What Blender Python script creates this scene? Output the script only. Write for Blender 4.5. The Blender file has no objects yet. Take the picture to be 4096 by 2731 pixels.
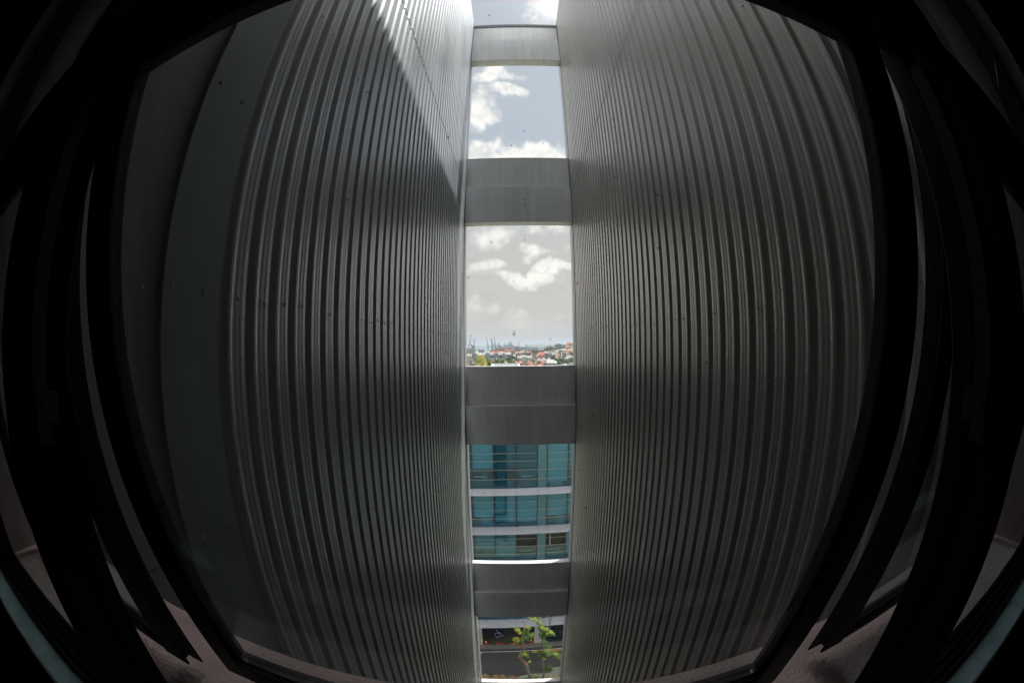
import bpy, bmesh, math, random
from mathutils import Vector, Matrix, noise
R = random.Random(7)
C = bpy.context.scene.collection
SC = bpy.context.scene
PI = math.pi
rad = math.radians

# ------------------------------------------------------------------ materials
MATS = {}
def mat(name, col, rough=0.7, metal=0.0, spec=0.5, noise_scale=0.0, noise_amt=0.0, streak=0.0, bump=0.0, bump_scale=60.0, emit=None):
    if name in MATS: return MATS[name]
    m = bpy.data.materials.new(name); m.use_nodes = True
    nt = m.node_tree; N = nt.nodes; L = nt.links
    b = N['Principled BSDF']
    b.inputs['Base Color'].default_value = (*col, 1)
    b.inputs['Roughness'].default_value = rough
    b.inputs['Metallic'].default_value = metal
    b.inputs['Specular IOR Level'].default_value = spec
    if emit:
        b.inputs['Emission Color'].default_value = (*emit[0], 1); b.inputs['Emission Strength'].default_value = emit[1]
    tc = N.new('ShaderNodeTexCoord')
    if noise_amt or streak:
        cur = None
        if noise_amt:
            n = N.new('ShaderNodeTexNoise'); n.inputs['Scale'].default_value = noise_scale; n.inputs['Detail'].default_value = 6
            L.new(tc.outputs['Object'], n.inputs['Vector'])
            mr = N.new('ShaderNodeMapRange'); mr.inputs[1].default_value = .3; mr.inputs[2].default_value = .7
            mr.inputs[3].default_value = 1 - noise_amt; mr.inputs[4].default_value = 1 + noise_amt
            L.new(n.outputs['Fac'], mr.inputs[0]); cur = mr.outputs[0]
        if streak:
            mp = N.new('ShaderNodeMapping'); mp.inputs['Scale'].default_value = (9, 9, .35)
            L.new(tc.outputs['Object'], mp.inputs[0])
            n2 = N.new('ShaderNodeTexNoise'); n2.inputs['Scale'].default_value = 1.3; n2.inputs['Detail'].default_value = 5
            L.new(mp.outputs[0], n2.inputs['Vector'])
            m2 = N.new('ShaderNodeMapRange'); m2.inputs[1].default_value = .35; m2.inputs[2].default_value = .68
            m2.inputs[3].default_value = 1 - streak; m2.inputs[4].default_value = 1 + streak * .35
            L.new(n2.outputs['Fac'], m2.inputs[0])
            if cur is None: cur = m2.outputs[0]
            else:
                mm = N.new('ShaderNodeMath'); mm.operation = 'MULTIPLY'; L.new(cur, mm.inputs[0]); L.new(m2.outputs[0], mm.inputs[1]); cur = mm.outputs[0]
        mx = N.new('ShaderNodeVectorMath'); mx.operation = 'SCALE'; mx.inputs[0].default_value = col
        L.new(cur, mx.inputs['Scale']); L.new(mx.outputs[0], b.inputs['Base Color'])
    if bump:
        n3 = N.new('ShaderNodeTexNoise'); n3.inputs['Scale'].default_value = bump_scale; n3.inputs['Detail'].default_value = 5
        L.new(tc.outputs['Object'], n3.inputs['Vector'])
        bp = N.new('ShaderNodeBump'); bp.inputs['Strength'].default_value = bump; bp.inputs['Distance'].default_value = .01
        L.new(n3.outputs['Fac'], bp.inputs['Height']); L.new(bp.outputs[0], b.inputs['Normal'])
    MATS[name] = m
    return m

def glass_mat(name, tint, refl=1.0, rough=0.0, specks=False):
    m = bpy.data.materials.new(name); m.use_nodes = True
    nt = m.node_tree; N = nt.nodes; L = nt.links
    for n in list(N): N.remove(n)
    out = N.new('ShaderNodeOutputMaterial')
    tr = N.new('ShaderNodeBsdfTransparent'); tr.inputs[0].default_value = (*[math.sqrt(q) for q in tint], 1)   # two faces per pane
    gl = N.new('ShaderNodeBsdfGlossy'); gl.inputs['Roughness'].default_value = rough; gl.inputs[0].default_value = (1, 1, 1, 1)
    g = N.new('ShaderNodeNewGeometry'); dp = N.new('ShaderNodeVectorMath'); dp.operation = 'DOT_PRODUCT'
    L.new(g.outputs['Incoming'], dp.inputs[0]); L.new(g.outputs['Normal'], dp.inputs[1])
    def mth(op, a, b=None):
        n = N.new('ShaderNodeMath'); n.operation = op
        for i, q in enumerate((a, b)):
            if q is None: continue
            if isinstance(q, (int, float)): n.inputs[i].default_value = q
            else: L.new(q, n.inputs[i])
        return n.outputs[0]
    # Schlick reflectance of a thin sheet, the same from either side
    sch = mth('ADD', mth('MULTIPLY', mth('POWER', mth('SUBTRACT', 1.0, mth('ABSOLUTE', dp.outputs['Value'])), 5.0), .96), .04)
    mu = N.new('ShaderNodeMath'); mu.operation = 'MULTIPLY'; mu.inputs[1].default_value = refl * .9; mu.use_clamp = True
    L.new(sch, mu.inputs[0])
    mix = N.new('ShaderNodeMixShader'); L.new(mu.outputs[0], mix.inputs[0]); L.new(tr.outputs[0], mix.inputs[1]); L.new(gl.outputs[0], mix.inputs[2])
    last = mix.outputs[0]
    if specks:      # grime dots stuck to the pane and a translucent film added to brighten darks
        tc = N.new('ShaderNodeTexCoord')
        df = N.new('ShaderNodeBsdfDiffuse'); df.inputs[0].default_value = (.05, .048, .045, 1)
        tot = None
        for sc_, r0, r1, dens, op in ((110, .0, .11, .76, .6), (200, .0, .16, .86, .35), (63, .0, .05, .74, .5)):
            v = N.new('ShaderNodeTexVoronoi'); v.inputs['Scale'].default_value = sc_; v.inputs['Randomness'].default_value = 1
            L.new(tc.outputs['Object'], v.inputs['Vector'])
            mr = N.new('ShaderNodeMapRange'); mr.inputs[1].default_value = r0; mr.inputs[2].default_value = r1
            mr.inputs[3].default_value = op; mr.inputs[4].default_value = 0; mr.interpolation_type = 'SMOOTHSTEP'
            L.new(v.outputs['Distance'], mr.inputs[0])
            sp = N.new('ShaderNodeSeparateColor'); L.new(v.outputs['Color'], sp.inputs[0])
            gt = N.new('ShaderNodeMath'); gt.operation = 'GREATER_THAN'; gt.inputs[1].default_value = dens
            L.new(sp.outputs[0], gt.inputs[0])
            m1 = N.new('ShaderNodeMath'); m1.operation = 'MULTIPLY'; L.new(mr.outputs[0], m1.inputs[0]); L.new(gt.outputs[0], m1.inputs[1])
            if tot is None: tot = m1.outputs[0]
            else:
                a = N.new('ShaderNodeMath'); a.operation = 'MAXIMUM'; L.new(tot, a.inputs[0]); L.new(m1.outputs[0], a.inputs[1]); tot = a.outputs[0]
        tl = N.new('ShaderNodeBsdfTranslucent'); tl.inputs[0].default_value = (.8, .8, .8, 1)
        fm = N.new('ShaderNodeMixShader'); fm.inputs[0].default_value = .010; L.new(last, fm.inputs[1]); L.new(tl.outputs[0], fm.inputs[2]); last = fm.outputs[0]
        ms = N.new('ShaderNodeMixShader'); L.new(tot, ms.inputs[0]); L.new(last, ms.inputs[1]); L.new(df.outputs[0], ms.inputs[2]); last = ms.outputs[0]
    L.new(last, out.inputs[0])
    return m

M = {}
def corr_mat(name, col):
    m = bpy.data.materials.new(name); m.use_nodes = True
    nt = m.node_tree; N = nt.nodes; L = nt.links; b = N['Principled BSDF']
    tc = N.new('ShaderNodeTexCoord')
    mp = N.new('ShaderNodeMapping'); mp.inputs['Scale'].default_value = (60, 60, .25); L.new(tc.outputs['Object'], mp.inputs[0])
    n = N.new('ShaderNodeTexNoise'); n.inputs['Scale'].default_value = 1.5; n.inputs['Detail'].default_value = 4; L.new(mp.outputs[0], n.inputs['Vector'])
    n2 = N.new('ShaderNodeTexNoise'); n2.inputs['Scale'].default_value = .9; n2.inputs['Detail'].default_value = 6; L.new(tc.outputs['Object'], n2.inputs['Vector'])
    r1 = N.new('ShaderNodeMapRange'); r1.inputs[1].default_value = .3; r1.inputs[2].default_value = .7; r1.inputs[3].default_value = .82; r1.inputs[4].default_value = 1.1
    r2 = N.new('ShaderNodeMapRange'); r2.inputs[1].default_value = .3; r2.inputs[2].default_value = .7; r2.inputs[3].default_value = .86; r2.inputs[4].default_value = 1.08
    L.new(n.outputs[0], r1.inputs[0]); L.new(n2.outputs[0], r2.inputs[0])
    mm = N.new('ShaderNodeMath'); mm.operation = 'MULTIPLY'; L.new(r1.outputs[0], mm.inputs[0]); L.new(r2.outputs[0], mm.inputs[1])
    # small dirt dots
    v = N.new('ShaderNodeTexVoronoi'); v.inputs['Scale'].default_value = 7; L.new(tc.outputs['Object'], v.inputs['Vector'])
    r3 = N.new('ShaderNodeMapRange'); r3.inputs[1].default_value = .02; r3.inputs[2].default_value = .05; r3.inputs[3].default_value = .45; r3.inputs[4].default_value = 1
    L.new(v.outputs['Distance'], r3.inputs[0])
    m4 = N.new('ShaderNodeMath'); m4.operation = 'MULTIPLY'; L.new(mm.outputs[0], m4.inputs[0]); L.new(r3.outputs[0], m4.inputs[1])
    sc = N.new('ShaderNodeVectorMath'); sc.operation = 'SCALE'; sc.inputs[0].default_value = col; L.new(m4.outputs[0], sc.inputs['Scale'])
    L.new(sc.outputs[0], b.inputs['Base Color'])
    b.inputs['Metallic'].default_value = .33; b.inputs['Roughness'].default_value = .34
    r5 = N.new('ShaderNodeMapRange'); r5.inputs[1].default_value = .3; r5.inputs[2].default_value = .7; r5.inputs[3].default_value = .31; r5.inputs[4].default_value = .42
    L.new(n2.outputs[0], r5.inputs[0]); L.new(r5.outputs[0], b.inputs['Roughness'])
    return m
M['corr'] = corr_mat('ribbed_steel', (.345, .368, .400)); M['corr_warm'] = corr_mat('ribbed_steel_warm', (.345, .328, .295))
M['panel'] = mat('flat_steel', (.205, .245, .270), .5, .15, noise_scale=2.5, noise_amt=.08, streak=.1)
M['recess'] = mat('recess_steel', (.245, .238, .250), .5, .15, noise_scale=2.5, noise_amt=.08, streak=.1)
M['trim'] = mat('corner_flashing', (.22, .225, .24), .4, .25, streak=.15)
M['screw'] = mat('screw_head', (.5, .5, .5), .3, .6)
M['core'] = mat('core_concrete', (.3, .3, .3), .8, noise_scale=3, noise_amt=.1)
M['beam'] = mat('painted_concrete', (.88, .88, .88), .7, noise_scale=2.2, noise_amt=.06, streak=.10)
M['beamtop'] = mat('white_coping', (0.496, 0.488, 0.472), .6, noise_scale=6, noise_amt=.12)
M['ledgetop'] = mat('weathered_ledge', (.80, .79, .76), .8, noise_scale=9, noise_amt=.2)
M['black'] = mat('black_aluminium', (.012, .012, .013), .5, .0, .25, noise_scale=30, noise_amt=.2)
M['gasket'] = mat('rubber_gasket', (.02, .021, .026), .45, 0, .5)
M['steel'] = mat('hinge_steel', (.16, .155, .15), .4, .8)
M['ledge'] = mat('rendered_ledge', (.70, .55, .52), .9, noise_scale=14, noise_amt=.16, bump=.5, bump_scale=120)
M['sill'] = mat('painted_sill', (.64, .78, .80), .5, noise_scale=22, noise_amt=.16, bump=.15, bump_scale=80)
M['room'] = mat('room_plaster', (.10, .10, .10), .9, noise_scale=3, noise_amt=.1)
M['facade'] = mat('pinkish_render', (.50, .43, .42), .9, noise_scale=6, noise_amt=.08, streak=.12, bump=.2)
M['pane'] = glass_mat('tinted_glass', (.735, .76, .765), 1.0, 0, True)
M['pane2'] = glass_mat('tinted_side_glass', (.62, .74, .74), 1.0, 0, False)
M['teal'] = glass_mat('teal_curtain_glass', (.24, .55, .66), 1.6, .02)
M['asphalt'] = mat('asphalt', (0.037, 0.036, 0.036), .9, noise_scale=1.1, noise_amt=.16, bump=.3, bump_scale=40)
M['pave'] = mat('pavement', (0.128, 0.124, 0.112), .9, noise_scale=3, noise_amt=.14)
M['kerbdark'] = mat('drain_strip', (.035, .037, .04), .8, noise_scale=8, noise_amt=.2)
M['white'] = mat('white_paint', (.72, .72, .70), .6, noise_scale=4, noise_amt=.05)
M['canopy'] = mat('pale_canopy', (0.360, 0.367, 0.390), .55, .1, noise_scale=1.5, noise_amt=.05)
M['pillar'] = mat('pillar_paint', (0.300, 0.300, 0.300), .7, noise_scale=3, noise_amt=.08)
M['mull'] = mat('dark_mullion', (.02, .035, .045), .4, .3)
M['rail'] = mat('rail_metal', (.27, .265, .245), .4, .5)
M['tealpanel'] = mat('teal_spandrel', (.055, .135, .155), .35, 0)
M['officein'] = mat('office_interior', (.20, .22, .22), .9, noise_scale=.8, noise_amt=.2)
M['blind_a'] = mat('blind_pale', (.50, .54, .54), .8)
M['blind_b'] = mat('blind_mid', (.30, .35, .36), .8)
M['blind_c'] = mat('blind_dark', (.13, .18, .19), .8)
M['tube'] = mat('light_tube', (.5, .5, .48), .4, emit=((1, 1, .92), .12))
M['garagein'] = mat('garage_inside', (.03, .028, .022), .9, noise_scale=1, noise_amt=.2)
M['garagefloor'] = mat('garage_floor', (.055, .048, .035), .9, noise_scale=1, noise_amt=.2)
M['blue'] = mat('blue_paint', (.012, .022, .085), .7)
M['yellow'] = mat('yellow_paint', (.62, .34, .03), .7)
M['red'] = mat('red_plastic', (.55, .045, .02), .5)
M['bark'] = mat('bark', (.12, .085, .06), .95, noise_scale=9, noise_amt=.35, bump=.8, bump_scale=25)
def leaf_mat(name, col, col2):
    m = bpy.data.materials.new(name); m.use_nodes = True
    nt = m.node_tree; N = nt.nodes; L = nt.links; b = N['Principled BSDF']
    g = N.new('ShaderNodeNewGeometry'); mx = N.new('ShaderNodeMix'); mx.data_type = 'RGBA'
    L.new(g.outputs['Random Per Island'], mx.inputs[0]); mx.inputs[6].default_value = (*col, 1); mx.inputs[7].default_value = (*col2, 1)
    L.new(mx.outputs[2], b.inputs['Base Color']); b.inputs['Roughness'].default_value = .55
    t = N.new('ShaderNodeBsdfTranslucent'); L.new(mx.outputs[2], t.inputs[0])
    ms = N.new('ShaderNodeMixShader'); ms.inputs[0].default_value = .35
    L.new(b.outputs[0], ms.inputs[1]); L.new(t.outputs[0], ms.inputs[2]); L.new(ms.outputs[0], N['Material Output'].inputs[0])
    return m
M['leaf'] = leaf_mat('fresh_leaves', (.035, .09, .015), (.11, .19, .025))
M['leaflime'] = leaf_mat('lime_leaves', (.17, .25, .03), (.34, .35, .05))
M['leafdark'] = leaf_mat('dark_leaves', (.035, .07, .02), (.08, .12, .03))
M['leafmid'] = leaf_mat('mid_leaves', (.06, .10, .025), (.12, .16, .045))
M['leafyellow'] = leaf_mat('yellow_leaves', (.30, .32, .02), (.50, .42, .02))
M['leafred'] = leaf_mat('coppery_leaves', (.24, .06, .025), (.13, .14, .03))
M['tile'] = mat('orange_tiles', (0.323, 0.115, 0.064), .85, noise_scale=.3, noise_amt=.22)
M['tileb'] = mat('salmon_tiles', (0.289, 0.149, 0.106), .85, noise_scale=.3, noise_amt=.2)
M['roofgrey'] = mat('grey_roofing', (0.207, 0.207, 0.194), .7, noise_scale=.2, noise_amt=.14)
M['roofwhite'] = mat('white_roofing', (.22, .22, .215), .6, noise_scale=.2, noise_amt=.07)
M['roofdark'] = mat('slate_roofing', (.09, .10, .12), .8, noise_scale=.3, noise_amt=.15)
M['wwhite'] = mat('white_wall', (0.297, 0.297, 0.297), .85, noise_scale=.25, noise_amt=.1)
M['wcream'] = mat('cream_wall', (0.342, 0.297, 0.243), .85, noise_scale=.25, noise_amt=.1)
M['wgrey'] = mat('grey_wall', (0.216, 0.234, 0.261), .85, noise_scale=.25, noise_amt=.1)
M['wdark'] = mat('dark_wall', (.13, .15, .16), .8, noise_scale=.25, noise_amt=.15)
M['wbrown'] = mat('brown_wall', (.23, .11, .07), .85, noise_scale=.25, noise_amt=.12)
M['win'] = mat('window_dark', (.03, .04, .05), .25)
M['crane'] = mat('crane_paint', (.14, .20, .20), .6)
M['dock'] = mat('dock_steel', (.13, .17, .19), .8, noise_scale=.01, noise_amt=.3)
M['townbase'] = mat('town_ground', (.17, .17, .12), .95, noise_scale=.03, noise_amt=.4)
M['water'] = mat('sea_water', (.10, .13, .14), .15)
M['soil'] = mat('planted_soil', (.045, .05, .03), .95, noise_scale=2, noise_amt=.4)
M['hill'] = mat('far_hill', (.07, .10, .07), .95, noise_scale=.01, noise_amt=.3)

# ------------------------------------------------------------------ builders
class MB:
    def __init__(s): s.v = []; s.f = []
    def box(s, x0, x1, y0, y1, z0, z1):
        n = len(s.v)
        s.v += [(x0,y0,z0),(x1,y0,z0),(x1,y1,z0),(x0,y1,z0),(x0,y0,z1),(x1,y0,z1),(x1,y1,z1),(x0,y1,z1)]
        s.f += [tuple(n+i for i in q) for q in ((0,3,2,1),(4,5,6,7),(0,1,5,4),(1,2,6,5),(2,3,7,6),(3,0,4,7))]
        return s
    def prism(s, pts, x0, x1, axis='x'):     # closed profile pts (a,b) extruded along axis
        n = len(s.v); k = len(pts)
        for x in (x0, x1):
            for a, b in pts:
                s.v.append((x,a,b) if axis == 'x' else ((a,x,b) if axis == 'y' else (a,b,x)))
        s.f.append(tuple(n+i for i in range(k))[::-1]); s.f.append(tuple(n+k+i for i in range(k)))
        for i in range(k):
            j = (i+1) % k; s.f.append((n+i, n+j, n+k+j, n+k+i))
        return s
    def bar(s, p, q, w, d=None):
        p = Vector(p); q = Vector(q); d = d or w; a = (q-p).normalized()
        u = a.cross(Vector((0,1,0)) if abs(a.y) < .9 else Vector((1,0,0))).normalized(); v = a.cross(u)
        n = len(s.v)
        for c in (p, q):
            for su, sv in ((-1,-1),(1,-1),(1,1),(-1,1)): s.v.append(tuple(c + u*su*w/2 + v*sv*d/2))
        s.f += [tuple(n+i for i in t) for t in ((0,3,2,1),(4,5,6,7),(0,1,5,4),(1,2,6,5),(2,3,7,6),(3,0,4,7))]
        return s
    def tube(s, pts, rs, seg=8, wob=0.0):
        n0 = len(s.v); pts = [Vector(p) for p in pts]
        for i, p in enumerate(pts):
            t = (pts[min(i+1, len(pts)-1)] - pts[max(i-1, 0)]).normalized()
            u = t.cross(Vector((0,1,0)) if abs(t.y) < .9 else Vector((1,0,0))).normalized(); v = t.cross(u)
            for k in range(seg):
                a = 2*PI*k/seg; r = rs[i] * (1 + wob*(R.random()-.5))
                s.v.append(tuple(p + u*math.cos(a)*r + v*math.sin(a)*r))
        for i in range(len(pts)-1):
            for k in range(seg):
                a = n0+i*seg+k; b = n0+i*seg+(k+1) % seg
                s.f.append((a, b, b+seg, a+seg))
        s.f.append(tuple(n0+k for k in range(seg))[::-1]); s.f.append(tuple(n0+(len(pts)-1)*seg+k for k in range(seg)))
        return s
    def disc(s, c, r, h, axis='x', seg=14):
        n = len(s.v)
        for o in (0, h):
            for k in range(seg):
                a = 2*PI*k/seg; ca, sa = math.cos(a)*r, math.sin(a)*r
                s.v.append((c[0]+o, c[1]+ca, c[2]+sa) if axis == 'x' else ((c[0]+ca, c[1]+o, c[2]+sa) if axis == 'y' else (c[0]+ca, c[1]+sa, c[2]+o)))
        s.f.append(tuple(n+i for i in range(seg))[::-1]); s.f.append(tuple(n+seg+i for i in range(seg)))
        for i in range(seg):
            j = (i+1) % seg; s.f.append((n+i, n+j, n+seg+j, n+seg+i))
        return s
    def leaf(s, c, size, nrm=None, asp=.45):
        d = Vector((R.gauss(0,1), R.gauss(0,1), R.gauss(0,1))).normalized()
        nn = Vector((R.gauss(0,1), R.gauss(0,1), R.gauss(0,1)+.9)).normalized() if nrm is None else nrm
        u = d.cross(nn)
        if u.length < 1e-3: u = Vector((1,0,0))
        u.normalize(); v = nn.cross(u).normalized(); c = Vector(c); n = len(s.v)
        s.v += [tuple(c - u*size*.5), tuple(c - v*size*asp*.5), tuple(c + u*size*.5), tuple(c + v*size*asp*.5)]
        s.f.append((n, n+1, n+2, n+3))
        return s
    def build(s, name, m, parent=None, smooth=False, loc=None, bev=0):
        me = bpy.data.meshes.new(name); me.from_pydata(s.v, [], s.f); me.update()
        if isinstance(m, (list, tuple)):
            for q in m: me.materials.append(q)
        else: me.materials.append(m)
        bm = bmesh.new(); bm.from_mesh(me); 
        if len(s.f) < 60000: bmesh.ops.recalc_face_normals(bm, faces=bm.faces)
        bm.to_mesh(me); bm.free()
        if smooth:
            for p in me.polygons: p.use_smooth = True
        o = bpy.data.objects.new(name, me); C.objects.link(o)
        if parent is not None: o.parent = parent
        if loc is not None: o.location = loc
        if bev:
            b = o.modifiers.new('bevel', 'BEVEL'); b.width = bev; b.segments = 2; b.limit_method = 'ANGLE'
        return o

def tag(o, label=None, cat=None, group=None, kind=None):
    if label: o['label'] = label
    if cat: o['category'] = cat
    if group: o['group'] = group
    if kind: o['kind'] = kind
    return o
def empty(name, loc=(0,0,0), label=None, cat=None, group=None, rz=0):
    o = bpy.data.objects.new(name, None); C.objects.link(o); o.location = loc; o.rotation_euler.z = rz
    o.empty_display_size = .1
    return tag(o, label, cat, group)
def copy_tree(o, parent=None):
    c = o.copy(); C.objects.link(c)
    if parent is not None: c.parent = parent
    for ch in [x for x in bpy.data.objects if x.parent == o]: copy_tree(ch, c)
    return c

GZ = -33.05          # street level, the camera is at the origin
XL, XR = -.947, 1.135
TOP = 8.12

# ------------------------------------------------------------------ camera (180 degree diagonal fisheye)
cd = bpy.data.cameras.new('camera'); cam = bpy.data.objects.new('camera', cd); C.objects.link(cam)
SC.camera = cam
cd.type = 'PANO'; cd.sensor_width = 36; cd.sensor_fit = 'HORIZONTAL'
F = 1491.0; YAW, PIT, ROL = -.0081, .0108, .0092
tgt = cd if hasattr(cd, 'panorama_type') else cd.cycles
tgt.panorama_type = 'FISHEYE_LENS_POLYNOMIAL'
tgt.fisheye_fov = rad(230)
k1 = 1.0 / (F / 4096 * 36)
tgt.fisheye_polynomial_k0 = 0.0; tgt.fisheye_polynomial_k1 = -k1
tgt.fisheye_polynomial_k2 = 0.0; tgt.fisheye_polynomial_k3 = 0.0; tgt.fisheye_polynomial_k4 = 0.0
cd.clip_start = .005; cd.clip_end = 20000
# rows of the world -> camera matrix, then back
cy_, sy_ = math.cos(YAW), math.sin(YAW); cp, sp = math.cos(PIT), math.sin(PIT); cr, sr = math.cos(ROL), math.sin(ROL)
A = Matrix(((cy_,-sy_,0),(sy_,cy_,0),(0,0,1)))
B = Matrix(((1,0,0),(0,cp,sp),(0,-sp,cp)))
D = Matrix(((cr,0,-sr),(0,1,0),(sr,0,cr)))
W = D @ B @ A                       # world -> (right, forward, up)
right, fwd, up = W[0].copy(), W[1].copy(), W[2].copy()
rot = Matrix((right, up, -fwd)).transposed()
cam.matrix_world = rot.to_4x4()
def ray(px, py):                    # photograph pixel (4096 wide) -> world direction, used to survey where far things stand
    x = px-2048; z = 1365.5-py; r = math.hypot(x, z); t = r/F
    v = Vector((math.sin(t)*x/r, math.cos(t), math.sin(t)*z/r))
    return W.transposed() @ v
def at_y(px, py, y): v = ray(px, py); return v * (y / v.y)

# ------------------------------------------------------------------ world and sun
SUN = Vector((1, .55, 2.74)).normalized()
w = bpy.data.worlds.new('World'); SC.world = w; w.use_nodes = True
nt = w.node_tree; N = nt.nodes; L = nt.links
bg = N['Background']; bg.inputs[1].default_value = .072
sky = N.new('ShaderNodeTexSky'); sky.sky_type = 'NISHITA'; sky.sun_disc = False
sky.sun_elevation = math.asin(SUN.z); sky.sun_rotation = math.atan2(SUN.x, SUN.y)
sky.air_density = 1.3; sky.dust_density = 3.0; sky.ozone_density = 1.0
tc = N.new('ShaderNodeTexCoord')
sepx = N.new('ShaderNodeSeparateXYZ'); L.new(tc.outputs['Generated'], sepx.inputs[0])
def math_(op, a, b=None, clamp=False):
    n = N.new('ShaderNodeMath'); n.operation = op; n.use_clamp = clamp
    for i, q in enumerate((a, b)):
        if q is None: continue
        if isinstance(q, (int, float)): n.inputs[i].default_value = q
        else: L.new(q, n.inputs[i])
    return n.outputs[0]
def mrange(v, a, b, c, d, smooth=True):
    n = N.new('ShaderNodeMapRange'); n.interpolation_type = 'SMOOTHSTEP' if smooth else 'LINEAR'
    L.new(v, n.inputs[0]); n.inputs[1].default_value = a; n.inputs[2].default_value = b; n.inputs[3].default_value = c; n.inputs[4].default_value = d
    return n.outputs[0]
def noise_(scale, detail=8, rough=.6, vec=None, stretch=(1,1,1), dist=0.0):
    mp = N.new('ShaderNodeMapping'); mp.inputs['Scale'].default_value = stretch; L.new(vec or tc.outputs['Generated'], mp.inputs[0])
    n = N.new('ShaderNodeTexNoise'); n.inputs['Scale'].default_value = scale; n.inputs['Detail'].default_value = detail
    n.inputs['Roughness'].default_value = rough; n.inputs['Distortion'].default_value = dist
    L.new(mp.outputs[0], n.inputs['Vector']); return n.outputs['Fac']
wn = N.new('ShaderNodeTexNoise'); wn.inputs['Scale'].default_value = 9.0; wn.inputs['Detail'].default_value = 5; L.new(tc.outputs['Generated'], wn.inputs['Vector'])
wsub = N.new('ShaderNodeVectorMath'); wsub.operation = 'SUBTRACT'; L.new(wn.outputs['Color'], wsub.inputs[0]); wsub.inputs[1].default_value = (.5, .5, .5)
wsc = N.new('ShaderNodeVectorMath'); wsc.operation = 'SCALE'; L.new(wsub.outputs[0], wsc.inputs[0]); wsc.inputs['Scale'].default_value = .16
wadd = N.new('ShaderNodeVectorMath'); wadd.operation = 'ADD'; L.new(tc.outputs['Generated'], wadd.inputs[0]); L.new(wsc.outputs[0], wadd.inputs[1]); WARP = wadd.outputs[0]
fluff = noise_(13.0, 9, .62, dist=.2)
fine = noise_(48.0, 7, .6)
cl = math_('ADD', math_('MULTIPLY', math_('SUBTRACT', fluff, .5), 1.7), math_('MULTIPLY', math_('SUBTRACT', fine, .5), .7))
# cloud banks at their bearings (direction, angular radii)
def bank(px, py, rx, ry, amp, tilt=0.0):
    d = ray(px, py); u = d.cross(Vector((0,0,1))).normalized(); v = u.cross(d).normalized()
    ct, st = math.cos(tilt), math.sin(tilt); u2 = u*ct + v*st; v2 = v*ct - u*st
    du = N.new('ShaderNodeVectorMath'); du.operation = 'DOT_PRODUCT'; L.new(WARP, du.inputs[0]); du.inputs[1].default_value = u2
    dv = N.new('ShaderNodeVectorMath'); dv.operation = 'DOT_PRODUCT'; L.new(WARP, dv.inputs[0]); dv.inputs[1].default_value = v2
    a = math_('POWER', math_('DIVIDE', du.outputs['Value'], rx), 2); b = math_('POWER', math_('DIVIDE', dv.outputs['Value'], ry), 2)
    q = math_('ADD', a, b)
    return math_('MULTIPLY', math_('SUBTRACT', 1.0, q, False), amp)
tot = None
PX = 1/F
for args in ((1905, 430, 75*PX, 80*PX, .7), (1995, 300, 95*PX, 34*PX, .6), (2045, 378, 80*PX, 32*PX, .6, -.35), (1905, 600, 150*PX, 66*PX, .8), (2030, 640, 90*PX, 40*PX, .6),
             (2130, 610, 130*PX, 52*PX, .8), (2250, 605, 80*PX, 66*PX, .8), (1960, 1045, 62*PX, 40*PX, .6, .3), (2045, 1110, 110*PX, 34*PX, .6, -.35),
             (2150, 1125, 110*PX, 34*PX, .55), (2240, 1075, 85*PX, 26*PX, .55, .1), (2140, 1020, 60*PX, 24*PX, .45), (1960, 930, 110*PX, 40*PX, .28), (2190, 900, 130*PX, 50*PX, .22), (2240, 40, 110*PX, 110*PX, .5), (1900, 1225, 90*PX, 26*PX, .25), (2100, 1270, 150*PX, 26*PX, .22)):
    b_ = bank(*args); b_ = math_('MAXIMUM', math_('MINIMUM', math_('MULTIPLY', b_, .9), .42), -.60)
    tot = b_ if tot is None else math_('MAXIMUM', tot, b_)
general = math_('MULTIPLY', math_('SUBTRACT', noise_(2.6, 7, .55, stretch=(1,1,1.6)), .42), 1.8)
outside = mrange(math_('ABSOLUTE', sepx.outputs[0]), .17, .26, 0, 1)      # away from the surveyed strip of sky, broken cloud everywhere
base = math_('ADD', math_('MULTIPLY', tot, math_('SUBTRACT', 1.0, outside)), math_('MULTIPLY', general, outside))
dens = math_('ADD', base, math_('MULTIPLY', cl, 1.15))
cmask = mrange(dens, -.22, .66, 0, 1)
shade = noise_(14.0, 6, .6)
ccol = N.new('ShaderNodeMix'); ccol.data_type = 'RGBA'; L.new(mrange(shade, .35, .62, 0, 1), ccol.inputs[0])
CW = 8.6
ccol.inputs[6].default_value = (CW*.90, CW*.86, CW*.82, 1); ccol.inputs[7].default_value = (CW*1.16, CW*1.10, CW*1.02, 1)
# thin high haze veil over the blue, thicker and warmer near the horizon
veil = N.new('ShaderNodeMix'); veil.data_type = 'RGBA'
soft = noise_(4.0, 5, .6, stretch=(1,1,2.2))
hz = mrange(sepx.outputs[2], .10, .55, .97, .66)
L.new(math_('ADD', hz, math_('MULTIPLY', math_('SUBTRACT', soft, .5), .3), True), veil.inputs[0])
L.new(sky.outputs[0], veil.inputs[6])
vcol = N.new('ShaderNodeMix'); vcol.data_type = 'RGBA'; L.new(mrange(sepx.outputs[2], .20, .50, 0, 1), vcol.inputs[0])
vcol.inputs[6].default_value = (5.1, 4.72, 4.28, 1); vcol.inputs[7].default_value = (4.75, 4.9, 4.95, 1)
L.new(vcol.outputs[2], veil.inputs[7])
greyc = noise_(11.0, 6, .55, stretch=(1,1,2.5))
gm = math_('MULTIPLY', mrange(greyc, .46, .66, 0, .22), mrange(sepx.outputs[2], .30, .02, 0, 1))
v2 = N.new('ShaderNodeMix'); v2.data_type = 'RGBA'; L.new(gm, v2.inputs[0]); L.new(veil.outputs[2], v2.inputs[6]); v2.inputs[7].default_value = (3.1, 3.25, 3.5, 1)
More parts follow.
